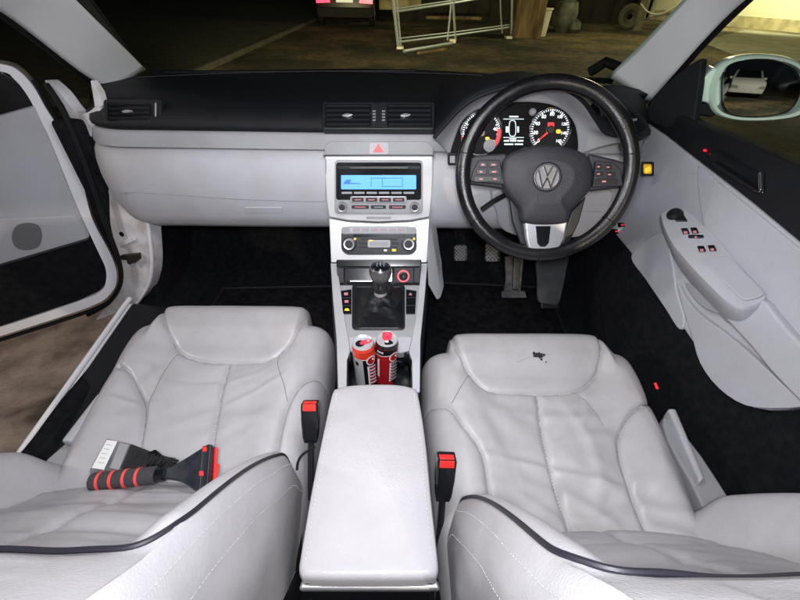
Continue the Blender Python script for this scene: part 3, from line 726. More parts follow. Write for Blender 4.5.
# ================================================================== CANS
def can(label, px, py, deckz, r, h, top, kind, tilt=(0, 0)):
    O = at(px, py, z=deckz); a = V((tilt[0], tilt[1], 1)).normalized(); base_ = O-a*h
    t = thing('drink_can', label, 'drink can', base_, 'open drink cans in the cup holder')
    MB().lathe(base_, a, [(r*.80, 0), (r*.97, .006), (r, .012), (r, h-.0135)], 48).build('can_body', M['canblack' if kind == 0 else 'canred'], t)
    MB().lathe(base_, a, [(r*.93, h-.0052), (r*.90, h-.001), (r*.88, h), (r*.85, h-.0005), (r*.83, h-.004), (0, h-.004)], 48).build('can_lid', M['cansilver'], t)
    MB().lathe(base_, a, [(r, h-.0135), (r*.985, h-.011), (r*.93, h-.005)], 48, ring=False).build('can_neck', M['canredb' if kind == 0 else 'canblack'], t)
    # printing: patches that follow the can wall
    X = V((1, 0, 0)); Y = a.cross(X).normalized()
    def wrap(name, pts, mt, par, off=.0003, sub_=10):
        """pts: (angle deg from viewer side, height) outline on the can wall"""
        P = []
        for (p, q_) in zip(pts, pts[1:]+pts[:1]):
            for k in range(sub_): P.append((lerp(p[0], q_[0], k/sub_), lerp(p[1], q_[1], k/sub_)))
        bm = bmesh.new(); vs = [bm.verts.new((x, y, 0)) for x, y in P]; bm.faces.new(vs)
        bmesh.ops.triangulate(bm, faces=bm.faces)
        # cut into narrow strips so it wraps
        for k in range(-18, 19):
            bmesh.ops.bisect_plane(bm, geom=bm.verts[:]+bm.edges[:]+bm.faces[:], plane_co=(k*6+.01, 0, 0), plane_no=(1, 0, 0))
        bm.verts.index_update()
        V3 = []
        for v in bm.verts:
            ang = R(v.co.x-90); V3.append(base_+a*v.co.y+(X*math.cos(ang)+Y*math.sin(ang))*(r+off))
        F = [tuple(v.index for v in f.verts) for f in bm.faces]; bm.free()
        return finish(name, V3, F, mt, par)
    if kind == 0:
        wrap('red_band', [(-95, h-.014), (95, h-.014), (95, h-.030), (-95, h-.030)], M['canredb'], t, off=.0002)
        wrap('white_line', [(-95, h-.030), (95, h-.030), (95, h-.0318), (-95, h-.0318)], M['canwhite'], t)
        wrap('silver_panel', [(-78, h-.033), (-4, h-.033), (-4, .01), (-78, .01)], M['cansilver'], t)
        wrap('printed_mark', [(-48, h-.038), (-26, h-.040), (-30, h-.052), (-44, h-.048)], M['canblack'], t, off=.0006)
    else:
        wrap('black_band', [(-95, h-.014), (95, h-.014), (95, h-.024), (-95, h-.034)], M['canblack'], t, off=.0002)
        wrap('white_line', [(-95, h-.034), (95, h-.024), (95, h-.0255), (-95, h-.0355)], M['canwhite'], t, off=.0004)
        for k in range(3): wrap('white_lettering', [(-52+k*13, h-.019), (-43+k*13, h-.019), (-43+k*13, h-.024), (-52+k*13, h-.024)], M['canwhite'], t, off=.0005)
        wrap('white_lettering', [(-50, h-.044), (-38, h-.042), (-36, h-.095), (-48, h-.095)], M['canwhite'], t)
        wrap('dark_panel', [(38, h-.040), (95, h-.036), (95, .01), (38, .01)], M['canblack'], t, off=.0002)
    # big scripted initial: ring with a light edge, then letters running down the can
    cx0 = 40; cz = h-.036
    ring = lambda r1, r2: [(cx0+r1*math.cos(R(k))*1.0, cz+r2*math.sin(R(k))) for k in range(0, 360, 20)]
    wrap('script_letter', ring(27, .0125), M['canwhite'], t, off=.0006, sub_=2)
    wrap('script_letter', ring(22, .0100), M['canred'], t, off=.0009, sub_=2)
    wrap('script_letter', [(cx0+2, cz+.006), (cx0+16, cz+.004), (cx0+14, cz-.001), (cx0+4, cz)], M['canwhite'], t, off=.0012)
    for k in range(6):
        z_ = h-.053-k*.0095
        wrap('script_letter', [(16, z_+.003), (62, z_-.001), (66, z_-.0035), (60, z_-.006), (16, z_-.002)], M['canwhite'], t, off=.0006, sub_=3)
        wrap('script_letter', [(19, z_+.0015), (60, z_-.002), (62, z_-.0035), (58, z_-.0048), (19, z_-.001)], M['canpink' if kind == 0 else 'canblack'], t, off=.0009, sub_=3)
        wrap('script_letter', [(16, z_+.003), (24, z_+.003), (24, z_-.006), (16, z_-.006)], M['canwhite'], t, off=.0005, sub_=3)
    # tab / drinking hole
    ct = base_+a*(h-.0038); up = Pl(ct, a)
    if kind == 0:
        disc('drinking_hole', up, None, 0, 0, M['gloss'], t, world=ct+up.X*-.006-up.Y*.002, prof=[(.010, 0), (.010, .0004)])
        MB().poly([ct+up.X*x+up.Y*y+a*.0012 for x, y in cat([(-.006, -.006), (.002, -.006), (.014, -.001), (.019, .004), (.016, .008), (.006, .007), (-.004, .003)], True, 4)], a*.0012).build('ring_tab', M['cantab'], t)
        MB().poly([ct+up.X*x+up.Y*y+a*.0026 for x, y in cat([(.008, -.001), (.014, .002), (.013, .005), (.008, .004)], True, 4)], a*.0004).build('tab_loop', M['cansilver'], t)
    else:
        disc('drinking_hole', up, None, 0, 0, M['gloss'], t, world=ct+up.X*.004-up.Y*.012, prof=[(.009, 0), (.009, .0004)])
        MB().poly([ct+up.X*x+up.Y*y+a*.002 for x, y in cat([(-.007, .020), (.006, .021), (.011, .012), (.009, .0), (.003, -.006), (-.003, -.006), (-.009, .0), (-.010, .012)], True, 4)], (a*.0016)).build('ring_tab', M['cantab'], t)
        MB().poly([ct+up.X*x+up.Y*y+a*.004 for x, y in cat([(-.003, .016), (.003, .016), (.004, .010), (-.004, .010)], True, 4)], a*.0005).build('tab_loop', M['canpink'], t)
        MB().poly([ct+up.X*x+up.Y*y+a*.002 for x, y in cat([(-.003, -.006), (.003, -.006), (.003, -.012), (-.003, -.012)], True, 3)], a*.0008).build('tab_rivet', M['canwhite'], t)
    return t
can('black and silver drink can with a bright red band under its lid', 363, 341.5, .708, .0245, .128, None, 0, (-.04, .05))
can('dark red drink can with raised red ring tab and black neck', 387, 338, .712, .0245, .130, None, 1, (.02, .05))

# ================================================================== ARMREST
AP = Pl((0, .34, .68), (0, .0, 1))
def cushion_slab(name, pl, px, t, mt, par, crown=.008, edge=.014, n=48, stitch=None):
    """padded lid: outline on plane, domed top with rolled edges"""
    P = [pl.at(x, y) for x, y in px]; P = resample(P+[P[0]], n+1)[:-1]; c = sum(P, V())/n; G = []
    prof = [(1.0, -t), (1.0, -edge), (.992, -edge*.45), (.972, -edge*.12), (.94, 0), (.85, crown*.25), (.6, crown*.65), (.3, crown*.92), (.0005, crown)]
    for s, h in prof: G.append([c+(p-c)*s+pl.N*h for p in P+[P[0]]])
    return MB().grid(G).build(name, mt, par)
lid_px = cat([(338, 386.5), (360, 383), (395, 383), (413, 386.5), (418.5, 394), (426, 440), (432, 500), (438.5, 560), (438, 572), (430, 577.5), (370, 578.5), (306, 577.5), (298.5, 571), (299, 560), (309, 500), (321, 440), (331.5, 394)], True, 5)
arm = lid = cushion_slab('armrest', AP, lid_px, .035, M['leather_lid'], con, n=120, crown=.004, edge=.010); arm['label'] = 'smooth pale leather armrest lid'
def inset(px, k, cx=368, cy=480): return [(cx+(x-cx)*k, cy+(y-cy)*(k+.03 if k < 1 else 1)) for x, y in px]
# stitching: two seams parallel to the sides
def stitches(pts, name, par, step=.0065, L=.0042, r=.0006, mt=None, lift=V((0, 0, 0))):
    P = c3(pts, max(4, int(sum((V(b)-V(a)).length for a, b in zip(pts, pts[1:]))/step)*2)); q = MB()
    for a, b in zip(P[::2], P[1::2]):
        q.tube([a+lift, (a+b)/2+lift*1.3, b+lift], r, 4)
    return q.build(name, mt or M['thread'], par)
for off_, pts in ((0, [(336.5, 394), (327, 440), (315, 500), (305.5, 560)]), (0, [(414, 394), (421, 440), (426, 500), (432, 560)])):
    stitches([AP.at(x, y, .0015) for x, y in pts], 'seam_stitching', lid)
# box under the lid
bx_ = [(337, 392), (414, 392), (436, 577), (301, 577)]
P = [AP.at(x, y, -.036) for x, y in bx_]
MB().poly([p+V((0, 0, 0)) for p in P], (0, 0, -.24)).build('armrest_box', M['airbag'], arm, bevel=.012)
RPn = Pl(at(368, 580, y=.178), (0, -.5, .86))
hin = slab('hinge_bar', Pl((0, .17, .645), (0, -.1, 1)), [(302, 578), (437, 578), (441, 590), (298, 590)], -.015, M['silver'], arm, bevel=.004)
for a_, b_ in ((304, 312), (318, 330), (405, 418), (424, 434)):
    slab('hinge_knuckle', Pl((0, .17, .649), (0, -.1, 1)), rr(a_, 579.5, b_, 585, 1.5), .005, M['satin' if a_ in (318, 405) else 'chrome'], hin, bevel=.002)
slab('hinge_slot', Pl((0, .17, .649), (0, -.1, 1)), rr(334, 580.5, 402, 583.5, 1), .002, M['steel'], hin)
rear = [AP.at(x, y, -.05) for x, y in ((293, 588), (443, 588))]
MB().poly([V((-.105, .165, .645)), V((.105, .165, .645)), V((.105, .05, .635)), V((-.105, .05, .635))], (0, 0, -.24)).build('rear_console', mat('rear_console_plastic', (.035, .045, .065), .5, bump=.3, bscale=800), arm, bevel=.012)

# ================================================================== SEATS
def seam3(pts, z): return [tuple(at(x, y, z=z))[:2] for x, y in cat(pts, False, 5)]
def seat(label, xc, y_front, y_rear, hw0, seams, panel, z0, wear, seedv, brp, mark=False, piping_and_gap=True):
    s = thing('front_seat', label, 'car seat', (xc, (y_front+y_rear)/2, .40), 'front leather seats')
    sl = [np.array(seam3(p, z0)) for p in seams]; pn = np.array(seam3(panel, z0))
    NU, NV = 280, 280
    us = np.linspace(-1, 1, NU); us = np.sign(us)*(1-(1-np.abs(us))**1.7)
    vs_ = np.linspace(0, 1, NV); vs_ = 1-(1-vs_)**1.5
    U_, W_ = np.meshgrid(us, vs_)
    hw = hw0*(1-.055*np.clip((W_-.80)/.2, 0, 1)**5)*(1-.04*(1-W_)**2)
    sg0 = 1 if xc > 0 else -1
    hw = hw*np.where(U_*sg0 > 0, 1-.28*(1-W_)**1.3, 1.0)
    X = xc+U_*hw
    Lf = (y_front-y_rear)*(1-.085*sm(.70, .76, np.abs(U_*hw/hw0)))
    Y = y_rear+W_*Lf
    A_ = np.abs(U_)**9; B_ = np.clip(W_, 0, 1)**20
    Z = z0-.17+.17*(np.clip(1-A_, 0, 1)**(1/3.2))*(np.clip(1-B_, 0, 1)**(1/3.0))
    lat = np.abs(X-xc)
    Z = Z-.020*(1-sm(.10, .19, lat))*(sm(0, .25, W_))*(1-sm(.75, .95, W_))
    Z = Z+.014*sm(.72, .82, W_)*(1-sm(.165, .185, lat))*(1-sm(.985, 1, W_))
    def dist(poly, ret=False):
        d = np.full(X.shape, 9.0)
        for a, b in zip(poly[:-1], poly[1:]):
            ab = b-a; L2 = max(1e-9, ab@ab)
            t = np.clip(((X-a[0])*ab[0]+(Y-a[1])*ab[1])/L2, 0, 1)
            d = np.minimum(d, np.hypot(X-(a[0]+t*ab[0]), Y-(a[1]+t*ab[1])))
        return d
    D = np.full(X.shape, 9.0)
    for k_, p in enumerate(sl): D = np.minimum(D, dist(p)+(.012 if k_ > 2 else 0))
    DP_ = dist(pn); Dm = np.minimum(D, DP_)
    Z = Z+.0070*(1-np.exp(-(Dm/.018)))-.004*np.exp(-(Dm/.0024)**2)
    # fold of the front panel overhangs slightly
    Z = Z-.003*np.exp(-(Dm/.006)**2)
    # creases: pull folds that start at the seams, deeper to the rear and near the middle
    rnd = random.Random(seedv)
    Wr = np.zeros(X.shape)
    mask = (1-sm(.155, .185, lat))*(1-sm(.60, .76, W_))
    for k in range(wear[1]):
        cx = xc+rnd.choice((-1, 1))*rnd.uniform(.02, .14); cy = y_rear+rnd.uniform(.05, .6)*(y_front-y_rear)
        ang = rnd.gauss(0, .55)+(0.45 if cx > xc else -.45); ln = rnd.uniform(.04, .12); wd = rnd.uniform(.006, .016); am = rnd.uniform(.3, 1)*wear[0]
        ca, sa = math.cos(ang), math.sin(ang); dx = X-cx; dy = Y-cy
        bend = rnd.uniform(-4, 4)
        a_ = dx*ca+dy*sa; b_ = -dx*sa+dy*ca+bend*a_*a_
        Wr += am*(np.exp(-(b_/wd)**2)-.7*np.exp(-((b_-wd*1.7)/(wd*1.3))**2))*np.exp(-(a_/ln)**2)
    Nz = np.zeros(X.shape)
    for i in range(NV):
        for j in range(NU):
            x_, y_ = X[i, j], Y[i, j]
            Nz[i, j] = noise.noise(V((x_*9, y_*13, seedv)))*.0035+noise.noise(V((x_*24, y_*30, seedv+5)))*.0013
    Z = Z+Wr*mask*np.clip(Dm/.01, 0, 1)+Nz*(.35+.65*mask)
    P = [[V((X[i, j], Y[i, j], Z[i, j])) for j in range(NU)] for i in range(NV)]
    cu = MB().grid(P).build('seat_cushion', M[wear[2]], s, sharp=80)
    def zat(x, y):
        k = np.argmin((X-x)**2+(Y-y)**2); return float(Z.flat[k])
    for poly in [pn]+sl:
        pp = c3([V((a[0], a[1], 0)) for a in poly], 70)
        MB().tube([V((p.x, p.y, zat(p.x, p.y)+.0004)) for p in pp if p.y > y_rear+.02], .0010, 5).build('seam', M['seamgrey'], cu)
    # stitching beside the front panel and centre seam
    for poly in [pn]+sl[:1]:
        pts = []
        for a in poly[::2]: pts.append(V((a[0], a[1], zat(a[0], a[1])+.0012)))
        if len(pts) > 3: stitches(pts, 'seam_stitching', cu, step=.006, L=.003, r=.00045)
    # seat base and side valances
    MB().poly([V((xc-hw0*.93, y_front-.05, .57)), V((xc+hw0*.93, y_front-.05, .57)), V((xc+hw0*.97, y_rear-.02, .57)), V((xc-hw0*.97, y_rear-.02, .57))], (0, 0, -.11)).build('seat_base', M['airbag'], s, bevel=.02)
    for sd in (-1, 1): MB().box((xc+sd*.19, (y_front+y_rear)/2, .42), (.035, .55, .06)).build('seat_rail', M['satin'], s, bevel=.004)
    # backrest
    base, lean, hgt, wI, wO = brp['base'], R(brp['lean']), brp['h'], brp['w'], brp['w']
    sgn = 1 if xc > 0 else -1
    UP = V((0, -math.sin(lean), math.cos(lean))); F = V((0, math.cos(lean), math.sin(lean)))
    B0 = V((xc, base[0], base[1]))
    NS, NT = 90, 150; rows = []; nose = {-1: [], 1: []}; crease = {-1: [], 1: []}
    sec = []
    for j in range(NT):
        t = -1+2*j/(NT-1); sec.append(t)
    def section(t, s_):
        """t -1..1 across the back: side wall, bolster nose, pleated centre"""
        a = abs(t); hh = -.10+s_*(hgt+.10); W = brp['w']*(1+.02*math.sin(math.pi*s_)-.04*max(0, (s_-.74)/.26)**2)
        bh = brp['bol']*(.25+.75*sm(-.07, .05, hh))*(1-.3*sm(.85, 1, s_))+.018*math.sin(math.pi*max(0, min(1, hh/.42)))
        if a > .62:          # side wall, from nose back
            q = (a-.62)/.38; x = W*(1-.0*q); d = bh*1.0-(bh+.14)*q**1.15
            rnd_ = sm(-.15, .42, q)-sm(-.15, .42, 0)*(1-q); x = W*(.90+.10*rnd_)-.0*q
            d = lerp(bh, -.12, q**1.55)
        elif a > .40:        # bolster inner slope
            q = (a-.40)/.22; x = W*lerp(.60, .90, q); d = bh*sm(0, 1, q)+.018*math.sin(math.pi*q)
        else:
            q = a/.40; x = W*.60*q; d = .010*(1-q*q)
        if a < .62: d = lerp(d, brp['bol']*.93, sm(brp['yk']-.045, brp['yk']+.012, s_))
        return (1 if t > 0 else -1)*x, d
    for i in range(NS):
        s_ = i/(NS-1); row = []
        for t in sec:
            x, d = section(t, s_)
            hh = -.10+s_*(hgt+.10)
            top = 1-max(0, (s_-.86)/.14)**2*.35
            d2 = d*top-.05*max(0, (s_-.8)/.2)**2
            # pleats
            if abs(t) < .40:
                ph = (hh/.11) % 1; yk_ = 1-float(sm(brp['yk']-.05, brp['yk'], s_)); d2 += yk_*(.007*math.sin(math.pi*ph)**.5-.004*math.exp(-(abs(t)/.02)**2))
                d2 += .003*noise.noise(V((x*14, hh*26, seedv)))+.003*noise.noise(V((x*5, hh*60, seedv+2)))
            elif abs(t) > .62:
                d2 += .0035*noise.noise(V((d*14, hh*10, seedv+9)))*float(sm(.62, .7, abs(t)))
                x += (1 if t > 0 else -1)*(.008*noise.noise(V((d*9, hh*8, seedv+3))))*float(sm(.62, .8, abs(t)))
            row.append(B0+V((x, 0, 0))+UP*hh+F*d2)
        rows.append(row)
    back = MB().grid(rows).build('backrest', M['leather'], s, sharp=70)
    def surf(t, s_):
        a = max(0, min(1, s_))*(NS-1); b = (t+1)/2*(NT-1); i0 = min(NS-2, int(a)); j0 = min(NT-2, int(b)); a -= i0; b -= j0
        return (rows[i0][j0]*(1-b)+rows[i0][j0+1]*b)*(1-a)+(rows[i0+1][j0]*(1-b)+rows[i0+1][j0+1]*b)*a
    def ons(t, s_, off=.001):
        e = .012; p = surf(t, s_)
        n_ = (surf(t, s_+e)-surf(t, s_-e)).cross(surf(t+e, s_)-surf(t-e, s_)).normalized()
        if abs(t) < .7:
            if n_.dot(F) < 0: n_ = -n_
        elif n_.x*t < 0: n_ = -n_
        return p+n_*off
    yk = brp['yk']; path = []
    for k in range(46): path.append((-.625, .03+(yk-.09)*k/45))
    for k in range(1, 13):
        q_ = R(90*k/12); path.append((-.625+.10*(1-math.cos(q_)), yk-.06+.064*math.sin(q_)))
    full = path+[(x, yk+.004) for x in [-.5+1.0*k/40 for k in range(41)]]+[(-x, y) for x, y in path[::-1]]
    pts = [ons(t, q_, .0015+.002*float(sm(.60, .45, abs(t)) if 0 else (1 if abs(t) < .5 else 0))) for t, q_ in full]
    for _ in range(4): pts = [pts[0]]+[(a+b*2+c_)/4 for a, b, c_ in zip(pts, pts[1:], pts[2:])]+[pts[-1]]
    MB().tube(pts, .0024, 8).build('piping_and_gap', M['seamdk'], back)  # bolster piping; across the yoke the dark cord paints its shadow gap
    for sd in (-1, 1):
        MB().tube([ons(sd*.405, k/60, .000) for k in range(int(60*yk)-2)], .0012, 6).build('seam', M['seamgrey'], back)
        stitches([ons(sd*.70, k/40, .0008) for k in range(41)], 'seam_stitching', back, r=.00035, mt=M['backthread'])
        stitches([ons(sd*.78, k/40, .0008) for k in range(41)], 'seam_stitching', back, r=.00035, mt=M['backthread'])
    # back shell
    G = [[rows[i][j] + V((0, 0, 0)) for j in (0,)]+[rows[i][0].lerp(rows[i][-1], q)-F*.03*math.sin(math.pi*q) for q in (.1, .3, .5, .7, .9)]+[rows[i][-1]] for i in range(0, NS, 6)]
    MB().grid(G).build('seat_back_shell', M['leather'], s)
    return s, cu, zat
LS = seat('grey leather passenger seat on the left with an ice scraper lying on it', -.366, .822, .22, .252,
  [[(227.5, 357), (223, 372), (218, 391), (210.6, 432.5), (207, 470), (203, 520)],
   [(117, 363), (128, 371), (136, 387), (141, 402.5), (139, 425), (134, 450), (124, 520)],
   [(330, 363), (316, 369), (302.5, 380), (293, 393), (286, 410), (280, 434), (272, 480), (262, 540)],
   [(176, 349), (165, 361), (152.5, 384), (145, 402), (141, 420)],
   [(285, 346), (277, 360), (284, 385), (287, 400)]],
  [(163, 306), (166.5, 327.5), (177, 346), (197.5, 354.6), (227.5, 356.7), (265, 354.5), (289, 342.5), (303, 322), (309, 306)],
  .645, (.0024, 24, 'leather'), 11, dict(base=(.332, .62), lean=40, h=.62, w=.240, bol=.058, yk=.68))
RS = seat('grey leather driver seat on the right with a small black burn mark', .350, .722, .17, .254,
  [[(539, 388), (541, 404), (543, 420), (552, 460), (565, 505), (577, 547)],
   [(424, 393), (436, 399), (450, 406), (463, 424), (474, 438), (484.5, 459), (490.5, 507), (494, 560)],
   [(660, 392), (648, 400), (632, 412), (623, 430), (624, 452), (633, 483), (645, 515), (657, 550)],
   [(575, 386), (592, 400), (606, 420)], [(470, 372), (462, 385), (452, 402)]],
  [(452, 330), (456, 350), (469.5, 371), (489, 384.5), (519, 387.5), (549, 387.5), (579, 384.5), (597, 371), (600, 350), (597, 332)],
  .645, (.0030, 26, 'leather_worn'), 23, dict(base=(.25, .62), lean=29, h=.62, w=.232, bol=.055, yk=.753))
# burn mark with flaked debris on the driver cushion
s, cu, zat = RS
q = MB(); rnd = random.Random(4)
for (x, y, r) in ((538, 352, 3.0), (541, 352, 2.8), (535, 350.5, 1.4), (545, 352, 1.5), (543, 355, 1.2), (548, 357, .7)):
    pts = []
    for k in range(14):
        a = 2*math.pi*k/14; rr_ = r*(1+rnd.uniform(-.35, .35)); pts.append(at(x+rr_*math.cos(a), y+rr_*.7*math.sin(a), z=.660))
    pts = [V((p.x, p.y, zat(p.x, p.y)+.0006)) for p in pts]
    q.poly(pts, (0, 0, .0006))
q.build('burn_mark', M['mark'], cu)
q = MB()
for (x0, y0, x1, y1) in ((536, 352, 519, 357),):
    a, b = at(x0, y0, z=.66), at(x1, y1, z=.66); q.tube([V((p.x, p.y, zat(p.x, p.y)+.0008)) for p in (a, a.lerp(b, .5), b)], .0003, 5)
q.build('scratch', M['seamgrey'], cu)
def side_trim(seat_, label_pts, name, mt, z, h):
    return
# side plastics beside the cushions
for nm, par, pts, z, dz, mt in (
  ('side_valance', LS[0], [(108, 392), (96, 410), (66, 442), (34, 474), (52, 500), (84, 478), (100, 440), (116, 405)], .60, -.10, 'grey_mid'),
  ('seat_lever', LS[0], [(98, 392), (104, 396), (70, 441), (60, 441)], .625, -.02, 'grey'),
  ('side_valance', RS[0], [(664, 415), (690, 440), (715, 475), (735, 512), (715, 525), (690, 480), (668, 440)], .60, -.10, 'grey_mid'),
  ('seat_lever', RS[0], [(668, 408), (676, 408), (706, 478), (700, 482)], .615, -.03, 'grey')):
    MB().poly([at(x, y, z=z) for x, y in cat(pts, True, 2)] if nm != 'seat_lever' else [at(x, y, z=z) for x, y in pts], (0, 0, dz)).build(nm, M[mt], par, bevel=.005)

# ================================================================== SEAT BELT BUCKLES
def buckle(label, top, bot, tw=19):
    """top / bottom of the housing, 3D; red button on the top face"""
    t = thing('seat_belt_buckle', label, 'seat belt buckle', bot, 'seat belt buckles beside the armrest')
    a = (top-bot).normalized(); v = (CAM-top).normalized(); X = V((1, 0, 0)); X = (X-a*X.dot(a)).normalized(); Y = a.cross(X)
    if Y.dot(CAM-top) < 0: Y = -Y
    L = (top-bot).length
    w, d = .030, .022
    ring = lambda c, sw, sd: [c+X*x*sw+Y*y*sd for x, y in ((-.5, -.42), (-.42, -.5), (.42, -.5), (.5, -.42), (.5, .42), (.42, .5), (-.42, .5), (-.5, .42))]
    G = [ring(bot, w*.72, d*.7), ring(bot+a*.01, w*.85, d*.85), ring(bot+a*L*.5, w*.97, d), ring(top-a*.004, w, d), ring(top, w*.94, d*.92)]
    q = MB().grid([g+[g[0]] for g in G]); q.f.append(tuple(range(8))); n = len(q.v); q.f.append(tuple(range(n-9, n-1)))
    q.build('housing', M['gloss'], t, sharp=25)
    MB().poly([top+X*x*w+Y*y*d for x, y in ((-.38, -.1), (.38, -.1), (.38, .40), (-.38, .40))], a*.0015).build('release_button', M['red'], t, bevel=.0008)
    MB().poly([top-a*.012+X*x*w+Y*d*.505 for x in (-.38, .38)]+[top+X*x*w+Y*d*.47 for x in (.38, -.38)], Y*.0018).build('release_button', M['red'], t, bevel=.0006)
    MB().poly([top+X*x*w+Y*y*d for x, y in ((-.36, -.40), (.36, -.40), (.36, -.18), (-.36, -.18))], a*.0006).build('tongue_slot', M['rubber'], t)
    MB().tube(c3([bot+a*.004, bot-a*.04+V((0, -.005, 0)), bot-a*.10+V((0, -.01, 0))], 8), .0055, 8, flat=.6).build('stalk', M['satin'], t)
    return t
bk = buckle('red and black seat belt buckle left of the armrest, on the passenger seat side', at(310.5, 402, z=.715), at(311, 441, z=.655))
MB().tube(c3([at(297, 470, z=.64), at(298, 462, z=.65), at(303, 454, z=.66), at(315, 447, z=.66)], 16), .0022, 6).build('cable', M['rubber'], bk)
buckle('red and black seat belt buckle right of the armrest, on the driver seat side', at(446.5, 456, z=.725), at(442.5, 498, z=.650))

# ================================================================== ICE SCRAPER AND LABEL ON THE PASSENGER SEAT
zc = .675
scr = thing('ice_scraper', 'navy ice scraper with black and red striped foam grip lying on the passenger seat', 'ice scraper', at(150, 470, z=.66))
h0, h1 = at(91, 482, z=.682), at(157, 475, z=.688)
ax_ = (h1-h0).normalized()
MB().lathe(h0, ax_, [(.0095, 0), (.0125, .002), (.0135, .006), (.0135, (h1-h0).length-.004), (.0125, (h1-h0).length)], 24).build('grip', M['foam'], scr)
for px in (101.5, 115, 128.5, 141.5):
    p = at(px, 481-(px-91)*.105, z=.684); t_ = (p-h0).dot(ax_)
    MB().lathe(h0+ax_*t_, ax_, [(.0132, -.0022), (.0141, -.0022), (.0141, .0022), (.0132, .0022)], 24, ring=True).build('grip_ring', M['redfoam'], scr)
MB().tube([h1-ax_*.002, h1+ax_*.012], .0105, 12).build('ferrule', M['gloss'], scr)
SP = Pl(at(190, 475, z=.690), (-.15, -.25, .95))
bl_ = slab('blade', SP, cat([(157, 469), (170, 469), (185, 462), (206, 449), (213, 447), (214, 470), (212, 496), (201, 494), (186, 484), (170, 480), (157, 479)], True, 3), .010, M['scraper'], scr, bevel=.003)
slab('blade_edge', SP, [(207, 449), (216, 447), (213, 487), (208, 497), (204, 494)], .016, M['scraper'], scr, bevel=.002)
slab('red_blade_lip', SP, [(215.5, 447.5), (218.5, 448), (216, 487), (213.5, 487)], .004, M['red'], scr, bevel=.001)
slab('red_blade_tip', SP, [(217, 463), (220, 465), (217.5, 478), (215, 480)], .003, M['red'], scr, bevel=.001)
for x, y in ((210, 452), (207, 476)): slab('rivet', SP, rr(x-2, y-2.4, x+2, y+2.6, .8), .0172, M['red'], scr, bevel=.0005)
# brush side: black bristles fanned behind the handle
slab('brush_back', Pl(at(150, 458, z=.668), (0, -.1, 1)), [(132, 445), (158, 455), (180, 461), (172, 468), (150, 472), (122, 470)], .006, M['bristle'], scr, bevel=.002)
q = MB(); rnd = random.Random(9)
BPn = Pl(at(150, 458, z=.672), (0, -.1, 1))
slab('brush_head', BPn, [(150, 456), (158, 452), (170, 462), (178, 464), (160, 474), (148, 474)], .012, M['gloss'], scr, bevel=.002)
for k in range(420):
    t = rnd.random(); a = BPn.at(lerp(125, 165, t)+rnd.uniform(-2, 2), lerp(470, 468, t)+rnd.uniform(-3, 3), rnd.uniform(.002, .012))
    b = BPn.at(lerp(134, 176, t)+rnd.uniform(-2, 2), lerp(452, 461, t)+rnd.uniform(-3, 3), rnd.uniform(.004, .018))
    s_ = .0007; q.add([a-V((s_, 0, 0)), a+V((s_, 0, 0)), b+V((s_*.6, 0, 0)), b-V((s_*.6, 0, 0))], [(0, 1, 2, 3)])
q.build('bristles', M['bristle'], scr)
CP_ = Pl(at(105, 462, z=.667), (0, -.08, 1))
cd = slab('plastic_sleeve', CP_, [(107, 439), (131, 444), (118, 482), (90, 480), (90, 470)], .0012, M['film'], None)
tag(cd, 'clear plastic sleeve with a white printed card beside the ice scraper grip', 'plastic sleeve')
cc_ = slab('printed_card', CP_, [(107, 440), (117.5, 441.5), (104, 470), (92, 468)], .0008, M['label'], cd, off=.0013)
for k in range(5):
    a = lerp(444, 462, k/4); x_ = lerp(106, 98, k/4)
    slab('print_line', CP_, [(x_, a), (x_+6.5, a+.9), (x_+4.2, a+1.1), (x_-.1, a+.5)], .0003, M['printgrey'], cc_, off=.0022)
slab('printed_strip', CP_, [(120, 443), (129, 445), (119, 470), (110, 468)], .0006, M['grey_mid'], cd, off=.0013)

# ================================================================== STEERING WHEEL
WO = at(545.5, 172, y=.80)
SWP = Pl(WO, (-.10, -.90, .43))
sw = thing('steering_wheel', 'black leather three spoke steering wheel with button pods and round silver badge', 'steering wheel', WO)
RW = .183
ring_pts = [WO+(SWP.X*math.cos(2*math.pi*k/120)+SWP.Y*math.sin(2*math.pi*k/120))*(RW-.0150) for k in range(120)]
rads = []
for k in range(120):
    a = 360*k/120; g = math.exp(-((((a-35+180) % 360)-180)/10)**2)+math.exp(-((((a-145+180) % 360)-180)/10)**2)
    rads.append(.0146+.0018*g)
q = MB(); N_ = 120; n = 18; vs = []; fs = []
for i, p in enumerate(ring_pts):
    e = (p-WO).normalized()
    for k in range(n):
        b = 2*math.pi*k/n; vs.append(p+(e*math.cos(b)*1.05+SWP.N*math.sin(b)*.92)*rads[i])
    for k in range(n): fs.append((i*n+k, i*n+(k+1) % n, ((i+1) % N_)*n+(k+1) % n, ((i+1) % N_)*n+k))
q.add(vs, fs); rim = q.build('rim', M['wheel'], sw)
for a in (12, 40, 140, 168, 270, 215, 325):      # seams across the leather rim
    e = SWP.X*math.cos(R(a))+SWP.Y*math.sin(R(a)); t = SWP.N.cross(e); c = WO+e*(RW-.0150)
    MB().tube([c+(e*math.cos(b)*1.05+SWP.N*math.sin(b)*.92)*.0152 for b in [2*math.pi*k/20 for k in range(20)]], .0007, 5, closed=True).build('rim_seam', M['rubber'], rim)
